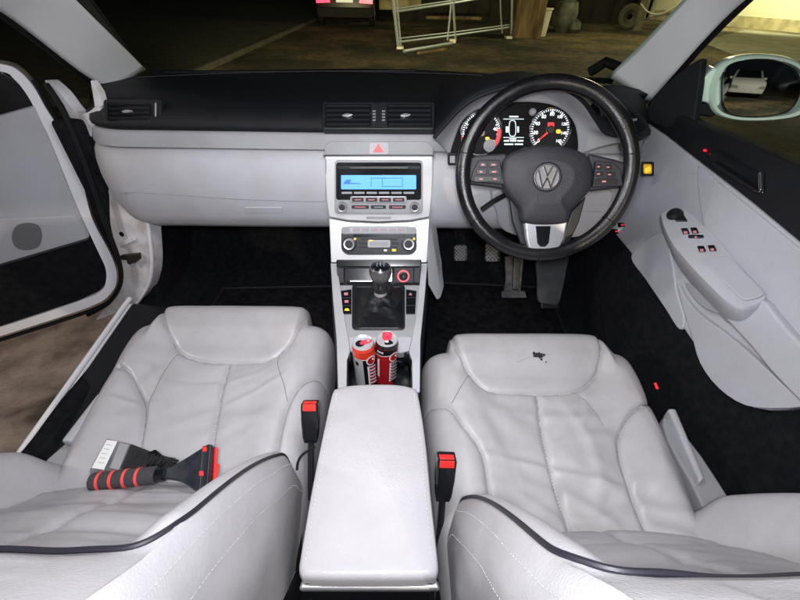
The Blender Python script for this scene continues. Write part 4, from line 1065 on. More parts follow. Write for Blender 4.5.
# spokes
def S(name, pts, t, mt, par=sw, off=0, sm_=False, **k): return slab(name, SWP, cat(pts, True, 4) if sm_ else pts, t, mt, par, off=off, **k)
S('spoke', [(462, 160), (476, 156), (506, 154), (506, 190), (478, 186), (462, 184)], .016, M['airbag'], off=-.018, bevel=.006)
S('spoke', [(586, 154), (612, 160), (630, 166), (630, 188), (612, 189), (586, 192)], .016, M['airbag'], off=-.018, bevel=.006)
hubpx = [(503, 160), (511, 153), (522.5, 149), (534, 146), (547, 145.5), (561, 146.5), (577.5, 151), (586, 156), (591, 164), (592, 178), (589, 190), (578, 203), (569, 213), (564, 224), (524, 224), (519, 210), (507, 195), (501, 182), (501, 170)]
P = [SWP.at(x, y) for x, y in cat(hubpx, True, 4)]; n = 96; P = resample(P+[P[0]], n+1)[:-1]; c = SWP.at(546.5, 180)
G = []
for s_, h in ((.97, -.035), (.985, -.01), (1.0, .000), (.99, .006), (.965, .0105), (.90, .015), (.72, .020), (.56, .024), (.50, .0255), (.46, .0250), (.2, .0260), (.0005, .0262)):
    G.append([c+(p-c)*s_+SWP.N*h for p in P+[P[0]]])
hub = MB().grid(G).build('airbag_cover', M['airbag'], sw, sharp=50)
BO = SWP.at(547, 177, .0255)
badge = MB().lathe(BO, SWP.N, [(.0285, -.004), (.0290, .001), (.0275, .0025), (.0262, .001), (.0258, .0005)], 48).build('badge', M['airbag'], hub)
MB().lathe(BO+SWP.N*.0005, SWP.N, [(.0252, -.001), (.0252, .0012), (.0228, .0018), (.0224, .0008), (0, .0008)], 48).build('badge_face', mat('badge_satin', (.20, .20, .215), .35, metal=.6), badge)
MB().lathe(BO+SWP.N*.001, SWP.N, [(.0250, 0), (.0246, .002), (.0226, .002), (.0222, 0)], 48, ring=True).build('badge_ring', M['chrome'], badge)
q = MB()
def stroke(pts, w):
    for (x0, y0), (x1, y1) in zip(pts, pts[1:]):
        a = V((x0, y0, 0)); b = V((x1, y1, 0)); d = (b-a).normalized(); nn = V((-d.y, d.x, 0))*w/2
        q.poly([BO+SWP.X*p.x+SWP.Y*p.y+SWP.N*.0013 for p in (a-nn-d*w*.25, b-nn+d*w*.25, b+nn+d*w*.25, a+nn-d*w*.25)], SWP.N*.0013)
r = .0228
stroke([(-.37*r, .90*r), (0, .10*r), (.37*r, .90*r)], .0036)
stroke([(-.78*r, .55*r), (-.36*r, -.86*r), (0, -.08*r), (.36*r, -.86*r), (.78*r, .55*r)], .0036)
q.build('badge_letters', M['chrome'], badge)
# button pods
def pod(pts, cells, symb):
    o = S('button_pod', pts, .014, M['airbag'], off=-.004, bevel=.003)
    for (x0, y0, x1, y1) in cells: S('wheel_button', rr(x0, y0, x1, y1, 1), .003, M['satin'], o, off=.0085, bevel=.001)
    for (x, y, w, h) in symb: S('button_symbol', rr(x-w, y-h, x+w, y+h, .3), .0006, M['pinklit'], o, off=.0116)
pod([(478, 160.5), (499, 160.5), (503.5, 185), (470, 182), (472, 172)], [(479, 162, 487.5, 167.5), (489, 162, 498, 167.5), (476.5, 169, 486.5, 174.5), (488.5, 169, 499.5, 174.5), (474, 176, 501, 182)],
    [(483, 164.7, 1.5, .8), (493.5, 164.7, 2, .6), (481, 171.8, 1.2, .8), (494, 171.8, 2.2, .6), (481, 179, 1.6, .6), (495, 179, 1.6, .6)])
pod([(593.5, 161.5), (611, 163), (618, 170), (620.5, 186.5), (590, 187.5)], [(595, 164, 602, 169.5), (604, 164.5, 611.5, 170), (594, 171.5, 603, 176.5), (605, 172, 615, 177), (593, 178.5, 617, 184.5)],
    [(598.5, 166.8, 1.2, .7), (608, 167.2, 1.4, .6), (598.5, 174, 1.4, .6), (609.5, 174.5, 1.4, .6), (604, 181.5, 2, .8)])
# lower spoke
S('lower_spoke', [(522, 219), (566, 219), (562, 238), (556, 250), (550, 254.5), (533, 254.5), (527, 250), (524, 238)], .018, M['silver'], off=-.010, bevel=.005)
S('spoke_slot', [(535.5, 226), (550.5, 226), (548.5, 243), (545, 246.5), (540, 246.5), (537, 243)], .003, M['gloss'], off=.0075, bevel=.001)
S('spoke_wing', [(508, 196), (520, 210), (524, 224), (527, 246), (520, 244), (512, 222)], .008, M['satin'], off=-.03, bevel=.003)
S('spoke_wing', [(585, 196), (570, 212), (566, 224), (560, 246), (568, 243), (578, 222)], .008, M['satin'], off=-.03, bevel=.003)

# ================================================================== STEERING COLUMN
sc = thing('steering_column', 'black plastic steering column shroud with indicator and wiper stalks and the key in it', 'steering column', WO+V((0, .15, -.03)))
cc = WO-SWP.N*.055
MB().lathe(cc, -SWP.N, [(.055, 0), (.062, .01), (.066, .05), (.070, .13), (.06, .2)], 28).build('shroud', M['satin'], sc)
MB().tube(c3([cc+V((-.05, .02, .01)), cc+V((-.10, .0, .012)), cc+V((-.155, -.012, .010))], 10), [.009]*5+[.008]*3+[.010, .009], 10, flat=.6).build('indicator_stalk', M['satin'], sc)
MB().tube(c3([cc+V((.05, .02, .014)), cc+V((.09, .005, .022)), cc+V((.14, -.006, .022))], 10), [.009]*5+[.008]*3+[.010, .009], 10, flat=.6).build('wiper_stalk', M['silver'], sc)
q = MB().tube([cc+V((-.035, .04, -.055)), cc+V((-.085, .02, -.075)), cc+V((-.11, .01, -.09))], .006, 8); q.build('cruise_stalk', M['satin'], sc)
kp = at(577, 207, y=.90)
ky = MB().box(kp, (.022, .010, .034)).build('key', M['gloss'], sc, bevel=.004)
MB().tube([kp+V((0, 0, -.017)), kp+V((.001, -.002, -.045))], .0035, 8).build('key_ring', M['silver'], ky)

# ================================================================== PEDALS
def pedal(label, px0, y0, px1, y1, Y, arm_top, kind):
    pl = Pl(at((px0+px1)/2, (y0+y1)/2, y=Y), (0, -.78, .62))
    t = thing('foot_pedal', label, 'pedal', pl.O, 'foot pedals')
    pad_ = slab('pedal_pad', pl, rr(px0, y0, px1, y1, 2.5), .010, M['pedalr'], t, bevel=.003)
    if kind == 'grid':
        q = MB()
        for i in range(-4, 9):
            for sg_ in (1, -1):
                a = V((lerp(px0, px1, i/4), y0+1, 0)); dx = sg_*(y1-y0-2)
                pts = [(a.x+dx*t_/12, a.y+(y1-y0-2)*t_/12) for t_ in range(13)]
                pts = [p for p in pts if px0+.8 < p[0] < px1-.8]
                if len(pts) > 1: q.tube([pl.at(x, y, .0105) for x, y in (pts[0], pts[-1])], .0016, 5)
        q.build('grip_pattern', mat('worn_grip_edge', (.33, .33, .35), .5, metal=.3), pad_)
    MB().tube(c3([pl.O-pl.N*.004, V(arm_top)*.4+pl.O*.6+V((0, .03, 0)), V(arm_top)], 10), .007, 8).build('pedal_arm', M['satin'], t)
pedal('small worn clutch pedal with a crosshatched rubber pad, leftmost in the driver footwell', 453.5, 245, 467, 261.5, 1.22, at(448, 205, y=1.35), 'grid')
pedal('small worn brake pedal with a crosshatched rubber pad, half behind the wheel rim', 484.5, 243, 500, 262, 1.20, at(480, 200, y=1.35), 'grid')
bp_ = Pl(at(512, 290, y=1.06), (0, -.75, .66))
pb = thing('pedal_bracket', 'dusty scuffed metal bracket standing below the steering wheel beside the brake pedal', 'bracket', bp_.at(512, 296))
slab('bracket_plate', bp_, [(505, 256), (524, 256), (521, 292), (523, 297), (503, 297), (506, 280)], -.012, M['pedalr'], pb, bevel=.004)
slab('bracket_rib', bp_, [(513, 256), (521, 256), (518, 290), (512, 290)], .010, M['steel'], pb, bevel=.003)
slab('bracket_foot', bp_, [(501, 291), (524, 291), (526, 298), (501, 298)], .010, M['pedalr'], pb, bevel=.003)
ap_ = Pl(at(550, 285, y=1.06), (0, -.72, .69))
acc = thing('foot_pedal', 'tall plain grey accelerator pedal right of the dusty bracket', 'pedal', ap_.at(551, 303), 'foot pedals')
slab('pedal_pad', ap_, cat([(537, 258), (566, 254), (565, 270), (560, 295), (556, 305), (546, 304), (537, 301), (536, 280)], True, 3), .014, mat('accelerator_rubber', (.06, .063, .068), .8, var=.3, vscale=30, bump=.4, bscale=200), acc, bevel=.004)
slab('pedal_hinge', ap_, rr(540, 303, 558, 309, 1.5), .010, M['satin'], acc, bevel=.003)
def binding(pts, par):
    P = [V((x, y, .388)) for x, y in cat(pts, True, 1)]
    MB().tube(P, .0045, 8, closed=True).build('mat_binding', M['airbag'], par)
# driver floor mat
fm = MB().poly([V((x, y, .376)) for x, y in [(.12, .62), (.60, .62), (.62, 1.22), (.14, 1.25)]], (0, 0, .010)).build('floor_mat', M['mat_'], None, bevel=.004)
tag(fm, 'black carpet floor mat under the pedals in the driver footwell', 'floor mat'); binding([(.12, .62), (.60, .62), (.62, 1.22), (.14, 1.25)], fm)
fm = MB().poly([V((x, y, .376)) for x, y in [(-.62, .66), (-.14, .66), (-.15, 1.22), (-.60, 1.20)]], (0, 0, .010)).build('floor_mat', M['mat_'], None, bevel=.004)
tag(fm, 'black carpet floor mat in the empty passenger footwell on the left', 'floor mat'); binding([(-.62, .66), (-.14, .66), (-.15, 1.22), (-.60, 1.20)], fm)

# ================================================================== DRIVER DOOR (closed, on the right)
R1 = Pl((.715, .8, .9), (-1, 0, .10)); R2 = Pl((.72, .8, .9), (-1, 0, .10))
gp = [(648, 124), (665, 135.5), (690, 155.5), (720, 178.5), (752, 203.5), (800, 243.5), (930, 350.5), (930, 440), (860, 415), (800, 407), (785, 410), (768, 410.5), (752, 408), (738, 401), (724, 390), (712, 376), (703, 362), (692, 342), (672, 312), (650, 280), (628, 250), (608, 226), (596, 212), (600, 170)]
dd = panel = slab('car_door', R1, gp, -.03, M['door_grey'], body, off=.005, bevel=.005); dd['label'] = 'closed right door with armrest switches and wing mirror'
slab('door_cap', R1, [(640, 118), (650, 104), (672, 110), (691, 120.5), (745, 143), (800, 166), (930, 225), (930, 350), (800, 243), (752, 203), (720, 178), (690, 155), (665, 135), (648, 124)], -.05, M['black'], dd, off=.012, bevel=.006)
slab('door_pocket', R1, [(560, 215), (610, 228), (650, 282), (695, 348), (712, 377), (740, 404), (768, 413), (800, 410), (930, 444), (980, 700), (700, 560), (600, 400)], -.02, M['carpet'], dd, off=-.004)
slab('door_pocket_trim', Pl((.70, .8, .6), (-1, 0, .25)), cat([(600, 290), (640, 330), (690, 395), (740, 440), (800, 455), (860, 440), (980, 640), (800, 640), (700, 520), (620, 400)], True, 3), -.03, M['black'], dd, bevel=.008)
# raised upper swage along the panel and the vertical joint at the front
sw_pts = [R1.at(x, y, .006) for x, y in ((699, 166), (702, 190), (705, 215), (704, 228))]
MB().tube(c3(sw_pts, 20), .0014, 6).build('panel_joint', M['grey_mid'], panel)
slab('panel_insert', R1, cat([(700, 168), (722, 184), (760, 214), (800, 247), (930, 355), (930, 425), (850, 395), (780, 325), (745, 285), (722, 250), (706, 226)], True, 3), .006, M['door_grey'], panel, off=.004, bevel=.003)
lowr = slab('lower_insert', R1, cat([(683, 284), (692, 300), (706, 315), (724, 328), (752, 350), (790, 385), (812, 405), (785, 409), (752, 406), (725, 389), (706, 364), (697, 335), (688, 308)], True, 3), .014, M['door_grey'], panel, off=.002, bevel=.006)
slab('speaker_bulge', R1, cat([(668, 235), (655, 236), (645, 244), (634, 258), (648, 279), (668, 308), (683, 330), (688, 318), (680, 290), (676, 262)], True, 4), .010, M['door_grey'], panel, off=.002, bevel=.006)
# armrest : lofted along the door
ATP = Pl(at(705, 262, x=.660), (-.42, -.10, .90))
top_o = cat([(661, 218), (663, 212), (670, 208.5), (680, 208), (689, 212), (700, 222), (712, 233), (730, 254), (748, 275), (763, 291), (766, 299), (758, 305), (742, 308), (726, 301), (714, 290), (699, 275), (684, 258), (670, 240)], True, 3)
P = [ATP.at(x, y) for x, y in top_o]; P = resample(P+[P[0]], 121)[:-1]; c = sum(P, V())/120; G = []
for s_, h, dx in ((.90, -.11, .030), (.97, -.06, .012), (1.0, -.025, .002), (1.0, -.010, 0), (.985, -.003, 0), (.955, 0, 0), (.5, .001, 0), (.0005, .001, 0)):
    G.append([c+(p-c)*V((1, 1, 1)).x*1.0-(p-c)*(1-s_)*.35+ATP.N*h+V((dx, 0, 0)) if s_ > .9 else c+(p-c)*s_+ATP.N*h+V((dx, 0, 0)) for p in P+[P[0]]])
dar = MB().grid(G).build('door_armrest', M['door_grey'], dd, sharp=60)
slab('armrest_band', R1, cat([(716, 292), (745, 302), (772, 300), (800, 332), (930, 474), (930, 512), (800, 391), (762, 348), (730, 314)], True, 3), .022, M['door_grey'], dd, off=.004, bevel=.010)
slab('armrest_pad', ATP, cat([(703, 261), (712, 258), (724, 257.5), (731, 259.5), (747, 276), (762, 291.5), (762.5, 296), (756, 299), (744, 300.5), (736, 295), (719, 278)], True, 3), .004, M['grey'], dar, bevel=.002, off=.001)
sp_ = slab('switch_plate', ATP, [(668, 211.5), (682, 209.5), (690, 217), (706, 234), (720, 251.5), (715, 255), (698, 255), (685, 240), (674, 226)], .0015, M['grey'], dar, bevel=.0006, off=.001)
disc('mirror_control', ATP, (675, 216), .016, .012, M['satin'], sp_, off=.002, prof=[(.017, 0), (.016, .006), (.012, .008), (.011, .012), (.006, .013)])
slab('mirror_control_base', ATP, [(669, 212.5), (676, 210.5), (682, 213), (687.5, 222), (676, 222)], .004, M['gloss'], sp_, bevel=.001, off=.002)
for (x, y) in ((684.8, 232), (694, 231.4), (701, 249.7), (711.5, 249)):
    b_ = slab('window_switch', ATP, [(x-4, y-2.6), (x+2.6, y-2.8), (x+5, y+2.5), (x-1.8, y+2.8)], .004, M['gloss'], sp_, bevel=.001, off=.002)
    slab('switch_lamp', ATP, rr(x-1, y-.6, x+2.6, y+1.9, .6), .0006, M['pinklit'], b_, off=.0062)
slab('window_lock', ATP, rr(688, 236, 703.5, 238.6, 1), .004, M['gloss'], sp_, bevel=.0008, off=.002)
slab('lock_lamp', ATP, rr(694.5, 236.4, 697, 238.2, .4), .0006, M['pinklit'], sp_, off=.0062)
# door release in the black cap
hd = slab('release_recess', R1, cat([(712, 152), (726, 152), (745, 164), (763, 176), (764, 194), (750, 184), (728, 170), (714, 162)], True, 3), .004, M['gloss'], dd, off=.012, bevel=.002)
slab('release_lever', R1, [(716, 161), (724, 166), (745, 179), (761, 190), (761, 193), (744, 183), (720, 168)], .012, M['satin'], hd, off=.015, bevel=.002)
slab('lever_tip', R1, [(761, 173), (763.8, 172), (764, 190), (761, 193)], .006, M['chrome'], hd, off=.016, bevel=.001)
for x, y in ((705.5, 150.5), (712, 154.5), (718.5, 164)): slab('lock_lamp', R1, rr(x-1.4, y-1.2, x+1.4, y+1.2, .6), .002, M['redlit'], dd, off=.0125)
tw = slab('mirror_triangle', Pl((.70, 1.1, 1.1), (-.95, -.3, .1)), [(640, 118), (651, 101), (662, 88), (678, 73), (690, 64), (702, 57.5), (699, 85), (694, 121), (692, 126), (665, 128)], -.02, M['black'], dd, bevel=.004)
slab('grip_recess', R1, cat([(686, 283), (694, 286), (708, 300), (721, 309), (719, 313), (706, 308), (694, 297)], True, 3), .003, M['grey_mid'], dd, off=.018, bevel=.001)
rt = slab('release_panel', R1, [(612, 227), (619, 221), (625, 226), (617, 234)], .004, M['white'], dd, off=.006, bevel=.001)
slab('release_button', R1, [(619.5, 222.5), (624, 223), (625, 227), (620, 227.5)], .006, M['gloss'], dd, off=.008)
slab('release_button', R1, [(614.5, 229), (619, 229.5), (618, 234), (614, 233.5)], .006, M['gloss'], dd, off=.008)
slab('lock_lamp', R1, rr(621, 224.2, 624, 225.6, .4), .0005, M['redlit'], dd, off=.0142)
slab('lock_lamp', R1, rr(615.3, 230.6, 618, 232, .4), .0005, M['redlit'], dd, off=.0142)
MB().tube([at(655, 383, z=.60), at(657.5, 389, z=.595)], .0028, 8).build('release_toggle', M['redlit'], RS[0])
for x, y in ((754, 485), (737, 514)): MB().lathe(at(x, y, x=.70), (-1, 0, .3), [(.004, 0), (.004, .003), (.002, .004)], 12).build('sill_speck', M['chrome'], body)  # chrome studs added to stand for two pale specks of debris
# window glass and outer sill strip
G = []
wp = Pl((.745, .8, 1.1), (-1, 0, -.25))
slab('window_glass', wp, [(690, 116), (700, 50), (760, -6), (860, -100), (1500, -300), (1500, 460), (930, 232), (800, 168)], .003, M['sideglass'], dd)
MB().tube([wp.at(x, y, -.01) for x, y in ((690, 119), (770, 151))], .004, 8).build('window_seal', M['rubber'], dd)
MB().tube([wp.at(x, y, -.016) for x, y in ((768, 149.5), (800, 163), (930, 215))], .006, 8, flat=.5).build('outer_sill_strip', M['mint'], dd)
# wing mirror
MP = Pl(at(757, 88, y=.99), (-.30, -.95, .05))
ho = cat([(710, 103), (711, 84), (719, 68), (732, 59.5), (756, 55), (782, 56.5), (801, 63), (815, 76), (820, 93), (813, 108), (798, 116.5), (780, 120), (756, 121.5), (732, 120), (716, 114)], True, 5)
P = [MP.at(x, y) for x, y in ho]; P = resample(P+[P[0]], 81)[:-1]; c = sum(P, V())/80; G = []
for s_, h in ((.86, -.012), (.88, .000), (.95, .004), (1.0, -.002), (1.02, -.015), (1.0, -.045), (.90, -.075), (.70, -.098), (.4, -.110), (.0005, -.114)):
    G.append([c+(p-c)*s_+MP.N*h for p in P+[P[0]]])
wm = MB().grid(G).build('wing_mirror', M['mint'], dd)
MB().poly([MP.at(x, y, -.004) for x, y in ((697, 101), (698, 86), (703, 78), (716, 66), (722, 80), (722, 104), (714, 110), (707, 103))], MP.N*-.05).build('mirror_neck', M['mint'], wm, bevel=.006)
slab('mirror_foot', MP, [(690, 104), (712, 103), (718, 113), (712, 118), (690, 114)], -.05, M['black'], wm, off=-.006, bevel=.005)
gl_px = cat([(723.5, 70), (730, 62.5), (745, 58.8), (772, 59), (791, 66), (799, 77), (800, 91), (793, 106), (781, 113.5), (756, 117), (734, 115.5), (723.5, 108), (721.5, 92)], True, 5)
slab('mirror_surround', MP, gl_px, .006, M['gloss'], wm, off=-.004, bevel=.001)
gl_in = [(760+(x-760)*.97, 88+(y-88)*.965) for x, y in gl_px]
P = [MP.at(x, y, .0022) for x, y in gl_in]; P = resample(P+[P[0]], 97)[:-1]; MC = sum(P, V())/96
G = [[MC+(p-MC)*s_+MP.N*max(0, (.0056-((p-MC)*s_).length**2/2.8)*1.0 if s_ < 1 else -.0005) for p in P+[P[0]]] for s_ in [1, .999, .9, .8, .7, .6, .5, .4, .3, .2, .1, .0005]]
MB().grid(G).build('mirror_glass', M['mirror'], wm, sharp=80)

# ================================================================== PASSENGER DOOR (swung open, on the left)
a0 = at(113, 293, z=.50); d_ = V((-.88, -.47, 0)).normalized(); nrm = V((-d_.y, d_.x, 0))*-1
if nrm.dot(CAM-a0) < 0: nrm = -nrm
QL = Pl(a0, nrm)
flo = [(-140, 52), (-60, 58), (0, 64.5), (18, 71), (33, 87), (45, 108), (60, 132), (79.5, 174), (91, 217), (108, 250), (115, 267), (116, 280), (111, 292), (90, 306), (0, 335.5), (-140, 378)]
fli = [(-140, 60), (-60, 65), (0, 70.5), (15, 79), (28, 95), (41, 119), (52, 142), (67, 180), (83, 218), (99, 252), (106, 268), (106.5, 281), (101, 291), (80, 301), (0, 327.5), (-140, 368)]
ld = lp_ = slab('car_door', QL, [(-140, 148), (0, 115.5), (35, 105.5), (41, 120), (52, 143), (66, 181), (82, 218), (89.5, 236), (88, 240.5), (0, 266), (-140, 306)], -.02, M['door_grey'], body, off=.004, bevel=.006); ld['label'] = 'left door standing open, with white flange and black pocket'
slab('door_shell', QL, [(x-1, y) for x, y in cat(flo, False, 4)], -.035, M['rubber'], ld, off=-.045, bevel=.003)
flo = cat(flo, False, 4); fli = cat(fli, False, 4); n = len(flo); q = MB()
vs = [QL.at(x, y, 0) for x, y in flo]+[QL.at(x, y, 0) for x, y in fli]; vs += [v-QL.N*.045 for v in vs]
fs = []
for i in range(n-1):
    fs += [(i, i+1, n+i+1, n+i), (i, 2*n+i, 2*n+i+1, i+1), (n+i, n+i+1, 3*n+i+1, 3*n+i)]
q.add(vs, fs); q.build('door_flange', M['white'], ld, solid=.002, bevel=0)
slab('window_surround', QL, [(-140, 61), (0, 71), (15, 80), (28, 96), (36, 108), (0, 117), (-140, 150)], -.02, M['gloss'], ld, off=-.012, bevel=.002)
slab('panel_step', QL, [(-140, 236), (0, 217), (75, 214), (83, 222), (88.5, 237), (86, 239), (0, 264), (-140, 304)], .010, M['door_grey'], lp_, off=.003, bevel=.005)
MB().tube([QL.at(x, y, .012) for x, y in ((-140, 305), (0, 265), (88, 239))], .004, 8).build('panel_edge', M['airbag'], lp_)
slab('speaker_patch', QL, cat([(14, 229), (20, 224), (32, 223), (40, 227), (42, 238), (38, 247), (26, 250), (16, 247), (12, 238)], True, 4), .0015, M['patch'], lp_, off=.0135)
slab('door_pocket', QL, [(-140, 303), (0, 263.5), (90, 238), (99, 253), (105.5, 269), (106, 281), (100, 290.5), (80, 300.5), (0, 327), (-140, 367)], -.02, M['carpet'], ld, off=.000, bevel=.004)
MB().tube(c3([QL.at(x, y, -.02) for x, y in ((33, 80), (48, 104), (64, 132), (84, 176), (98, 220), (113, 250), (120, 268), (121, 283), (115, 296), (92, 310), (0, 340), (-140, 383))], 60), .006, 8).build('door_seal', M['rubber'], ld)

# ================================================================== OUTSIDE
gr = MB().grid([[V((x, y, .10)) for y in (-60, 120)] for x in (-90, 90)]).build('ground', M['ground'], None); gr['kind'] = 'structure'
pv = MB().poly([V((-2.8, -6, .104)), V((-.95, -6, .104)), V((-.95, 2.6, .104)), V((-2.8, 2.6, .104))], (0, 0, .004)).build('pavement', M['paving'], None); pv['kind'] = 'structure'
# kerb line running away on the left
k0, k1 = at(225, 64, z=.1), at(322, 19, z=.1); kd = (k1-k0)
kb = MB().poly([k0-kd*.3, k1+kd*1.0, k1+kd*1.0+V((-.14, 0, 0)), k0-kd*.3+V((-.14, 0, 0))], (0, 0, .10)).build('kerb', mat('kerb_stone', (.10, .09, .07), .85, var=.4, vscale=5, bump=.5, bscale=40), None, bevel=.02); kb['kind'] = 'structure'
gv = MB().poly([k0-kd*.3+V((-.14, 0, 0)), k1+kd+V((-.14, 0, 0)), k1+kd+V((-14, 0, 0)), k0-kd*.3+V((-14, 0, 0))], (0, 0, .09)).build('verge', mat('dark_verge', (.07, .078, .045), .95, var=.5, vscale=5, bump=1, bscale=30), None); gv['kind'] = 'structure'

def vehicle(name, label, loc, rot, paint, L=4.2, W=1.78, H=1.45, lit=True, cat_='car', glassm='gloss'):
    """hatchback with its rear towards local -Y"""
    t = thing(name, label, cat_, loc)
    T = Matrix.Translation(loc) @ Matrix.Rotation(rot, 4, 'Z')
    tr = lambda p: T @ V(p)
    def obj(nm, mb, mt, par, **k):
        mb.v = [tr(v) for v in mb.v]; return mb.build(nm, mt, par, **k)
    side = [(0, .30), (0.02, .62), (.04, .92), (.32, 1.36), (.62, H), (1.9, H), (2.75, .98), (3.9, .84), (L, .66), (L, .28), (3.75, .22), (.35, .22)]
    G = []
    for x, k in ((-1, .90), (-.97, .975), (-.8, 1), (.8, 1), (.97, .975), (1, .90)):
        row = []
        for (y, z) in side:
            tap = 1-(.16*max(0, (z-.92)/.5)); yc = L/2
            row.append(V((x*W/2*tap, yc+(y-yc)*(k if abs(x) > .9 else 1), z if abs(x) <= .97 else z*.99)))
        G.append(row+[row[0]])
    q = MB().grid(G); n = len(side)+1; q.f.append(tuple(range(n-1))); q.f.append(tuple(len(q.v)-n+i for i in range(n-1)))
    b = obj('body', q, paint, t, sharp=30)
    q = MB().poly([V((x*W/2, y, z)) for x, y, z in ((-.74, .075, .97), (.74, .075, .97), (.66, .30, 1.31), (-.66, .30, 1.31))], (0, -.02, .005)); obj('rear_window', q, M[glassm], b)
    q = MB().poly([V((x*W/2, y, z)) for x, y, z in ((-.80, 2.72, 1.02), (.80, 2.72, 1.02), (.70, 1.98, 1.43), (-.70, 1.98, 1.43))], (0, .02, .02)); obj('windscreen', q, M[glassm], b)
    for sx in (-1, 1):
        q = MB().poly([V((sx*W/2*.90, y, z)) for y, z in ((.5, .99), (2.5, .99), (1.85, 1.33), (.62, 1.33))], (sx*.06, 0, 0)); obj('side_window', q, M[glassm], b)
        q = MB().poly([V((sx*W/2*x, -.005, z)) for x, z in ((.48, .63), (.94, .61), (.94, .78), (.52, .78))], (0, -.02, 0)); obj('tail_lamp', q, M['tail'] if lit else M['red'], t)
        for y in (.75, 3.35):
            q = MB().lathe(V((sx*(W/2-.17), y, .31)), V((sx, 0, 0)), [(.29, 0), (.31, .03), (.31, .14), (.28, .17)], 24); w = obj('wheel', q, M['rubber'], t)
            q = MB().lathe(V((sx*(W/2-.01), y, .31)), V((sx, 0, 0)), [(.20, 0), (.19, .015), (.06, .02)], 20); obj('rim', q, M['silver'], w)
        q = MB().poly([V((sx*W/2*x, L+.004, z)) for x, z in ((.52, .50), (.92, .52), (.92, .66), (.56, .62))], (0, .02, 0)); obj('headlamp', q, M['silver'], t)
        q = MB().box((sx*(W/2+.08), 2.55, 1.0), (.16, .10, .12)); obj('door_mirror', q, paint, t, bevel=.02)
    q = MB().poly([V((x*W/2, 0, z)) for x, z in ((-.92, .26), (.92, .26), (.95, .52), (-.95, .52))], (0, -.07, 0)); obj('rear_bumper', q, M['rubber' if lit else 'white'], t, bevel=.02)
    q = MB().box((0, -.035, .70), (.50, .015, .13)); obj('number_plate', q, M['plate'], t, bevel=.005)
    return t
rc = at(346, 22, y=15)
vehicle('parked_car', 'dark red car parked ahead on the road with lit tail lamps', V((rc.x, 14.9, .1)), R(2), M['carred'])
# galvanised hurdle
H0 = at(398, 48.5, z=.10); H1 = at(511, 38, z=.10); hd_ = (H1-H0).normalized(); HPn = Pl(H0, hd_.cross(V((0, 0, 1))))
hu = thing('metal_hurdle', 'long galvanised tube barrier frame standing on the road ahead', 'barrier', H0)
def tb(name, pts, r, mt='gal', par=hu, off=0): return MB().tube([HPn.at(x, y, off) for x, y in pts], r, 8).build(name, M[mt], par)
tb('post', [(398.5, 49), (394, 8), (391, -25)], .035); tb('post', [(401, 47), (397.5, 8), (395, -25)], .02)
tb('post', [(455.5, 41), (453.5, 10), (452, -25)], .03); tb('post', [(447.5, 40), (450.5, 10), (452.5, -25)], .025)
tb('post', [(511.5, 38), (512, 8), (512.5, -25)], .035); tb('post', [(502, 33), (500.5, 10), (500, -25)], .02)
tb('rail', [(398, 42), (455, 35), (511, 27)], .025); tb('rail', [(398, 38.5), (455, 32), (511, 24.5)], .016)
tb('rail', [(393, 12), (453, 3), (512, -7)], .025); tb('rail', [(393, 9), (453, .5), (512, -10)], .016)
for x, y in ((400, 49.5), (452, 42), (508, 39)):
    p = HPn.at(x, y); MB().box(p+V((0, 0, .03)), (.16, .30, .09)).build('foot', M['bucket'], hu, bevel=.02)
p0, p1 = at(404, 51, z=.13), at(452, 43, z=.13)
o = MB().tube([p0, p1], .035, 8).build('scaffold_pole', M['gal']); tag(o, 'pale pole lying on the road along the foot of the tube barrier', 'pole')
o = MB().tube([at(418, 53, z=.13), at(446, 49, z=.13)], .03, 8).build('wooden_batten', M['timber']); tag(o, 'short brown batten lying on the road in front of the barrier', 'batten')
# timber planks behind the hurdle, on trestle
b0, b1 = at(426, 16, y=14.4), at(482, 17, y=14.4)
o = MB().poly([b0, b1, b1+V((0, 0, -.07)), b0+V((0, 0, -.07))], (0, .25, 0)).build('timber_plank', M['timber']); tag(o, 'long brown timber plank seen through the tube barrier', 'plank')
# sandstone wall piece beyond the red car
c0, c1 = at(379, 10, y=17.5), at(421, 10, y=17.5)
o = MB().poly([c0, c1, c1+V((0, 0, 1.2)), c0+V((0, 0, 1.2))], (0, .5, 0)).build('stone_wall', M['sand'], bevel=.04); tag(o, 'pale yellow stone wall end beyond the red car', 'wall')
# wooden box post, bucket, sack
def at_g(px, py): return at(px, py, z=.10)
p = at_g(526, 39); w = .78
t = thing('wooden_box', 'tall brown timber box standing at the right end of the barrier', 'box', p)
q = MB()
MB().poly([p+V((-w*.5, 0, 0)), p+V((w*.5, 0, 0)), p+V((w*.5, .6, 0)), p+V((-w*.5, .6, 0))], (0, 0, 1.15)).build('box_side', M['timber'], t, bevel=.02)
MB().poly([p+V((-w*.56, -.04, 1.15)), p+V((w*.56, -.04, 1.15)), p+V((w*.56, .64, 1.15)), p+V((-w*.56, .64, 1.15))], (0, 0, .07)).build('box_lid', M['timber'], t, bevel=.015)
for k in (-.3, .28): MB().box(p+V((w*k, -.02, .57)), (.10, .03, 1.1)).build('batten', M['timber'], t, bevel=.006)
p = at_g(540, 36); t = thing('bucket', 'cream plastic bucket beside the brown timber box', 'bucket', p)
b = MB().lathe(p, (0, 0, 1), [(.15, 0), (.20, .60), (.225, .62), (.225, .66), (.19, .66), (.14, .05), (0, .04)], 28).build('pail', M['bucket'], t)
p = at_g(562, 32); t = thing('rubbish_sack', 'lumpy dark grey rubbish sack with knotted top, right of the bucket', 'sack', p)
G = []
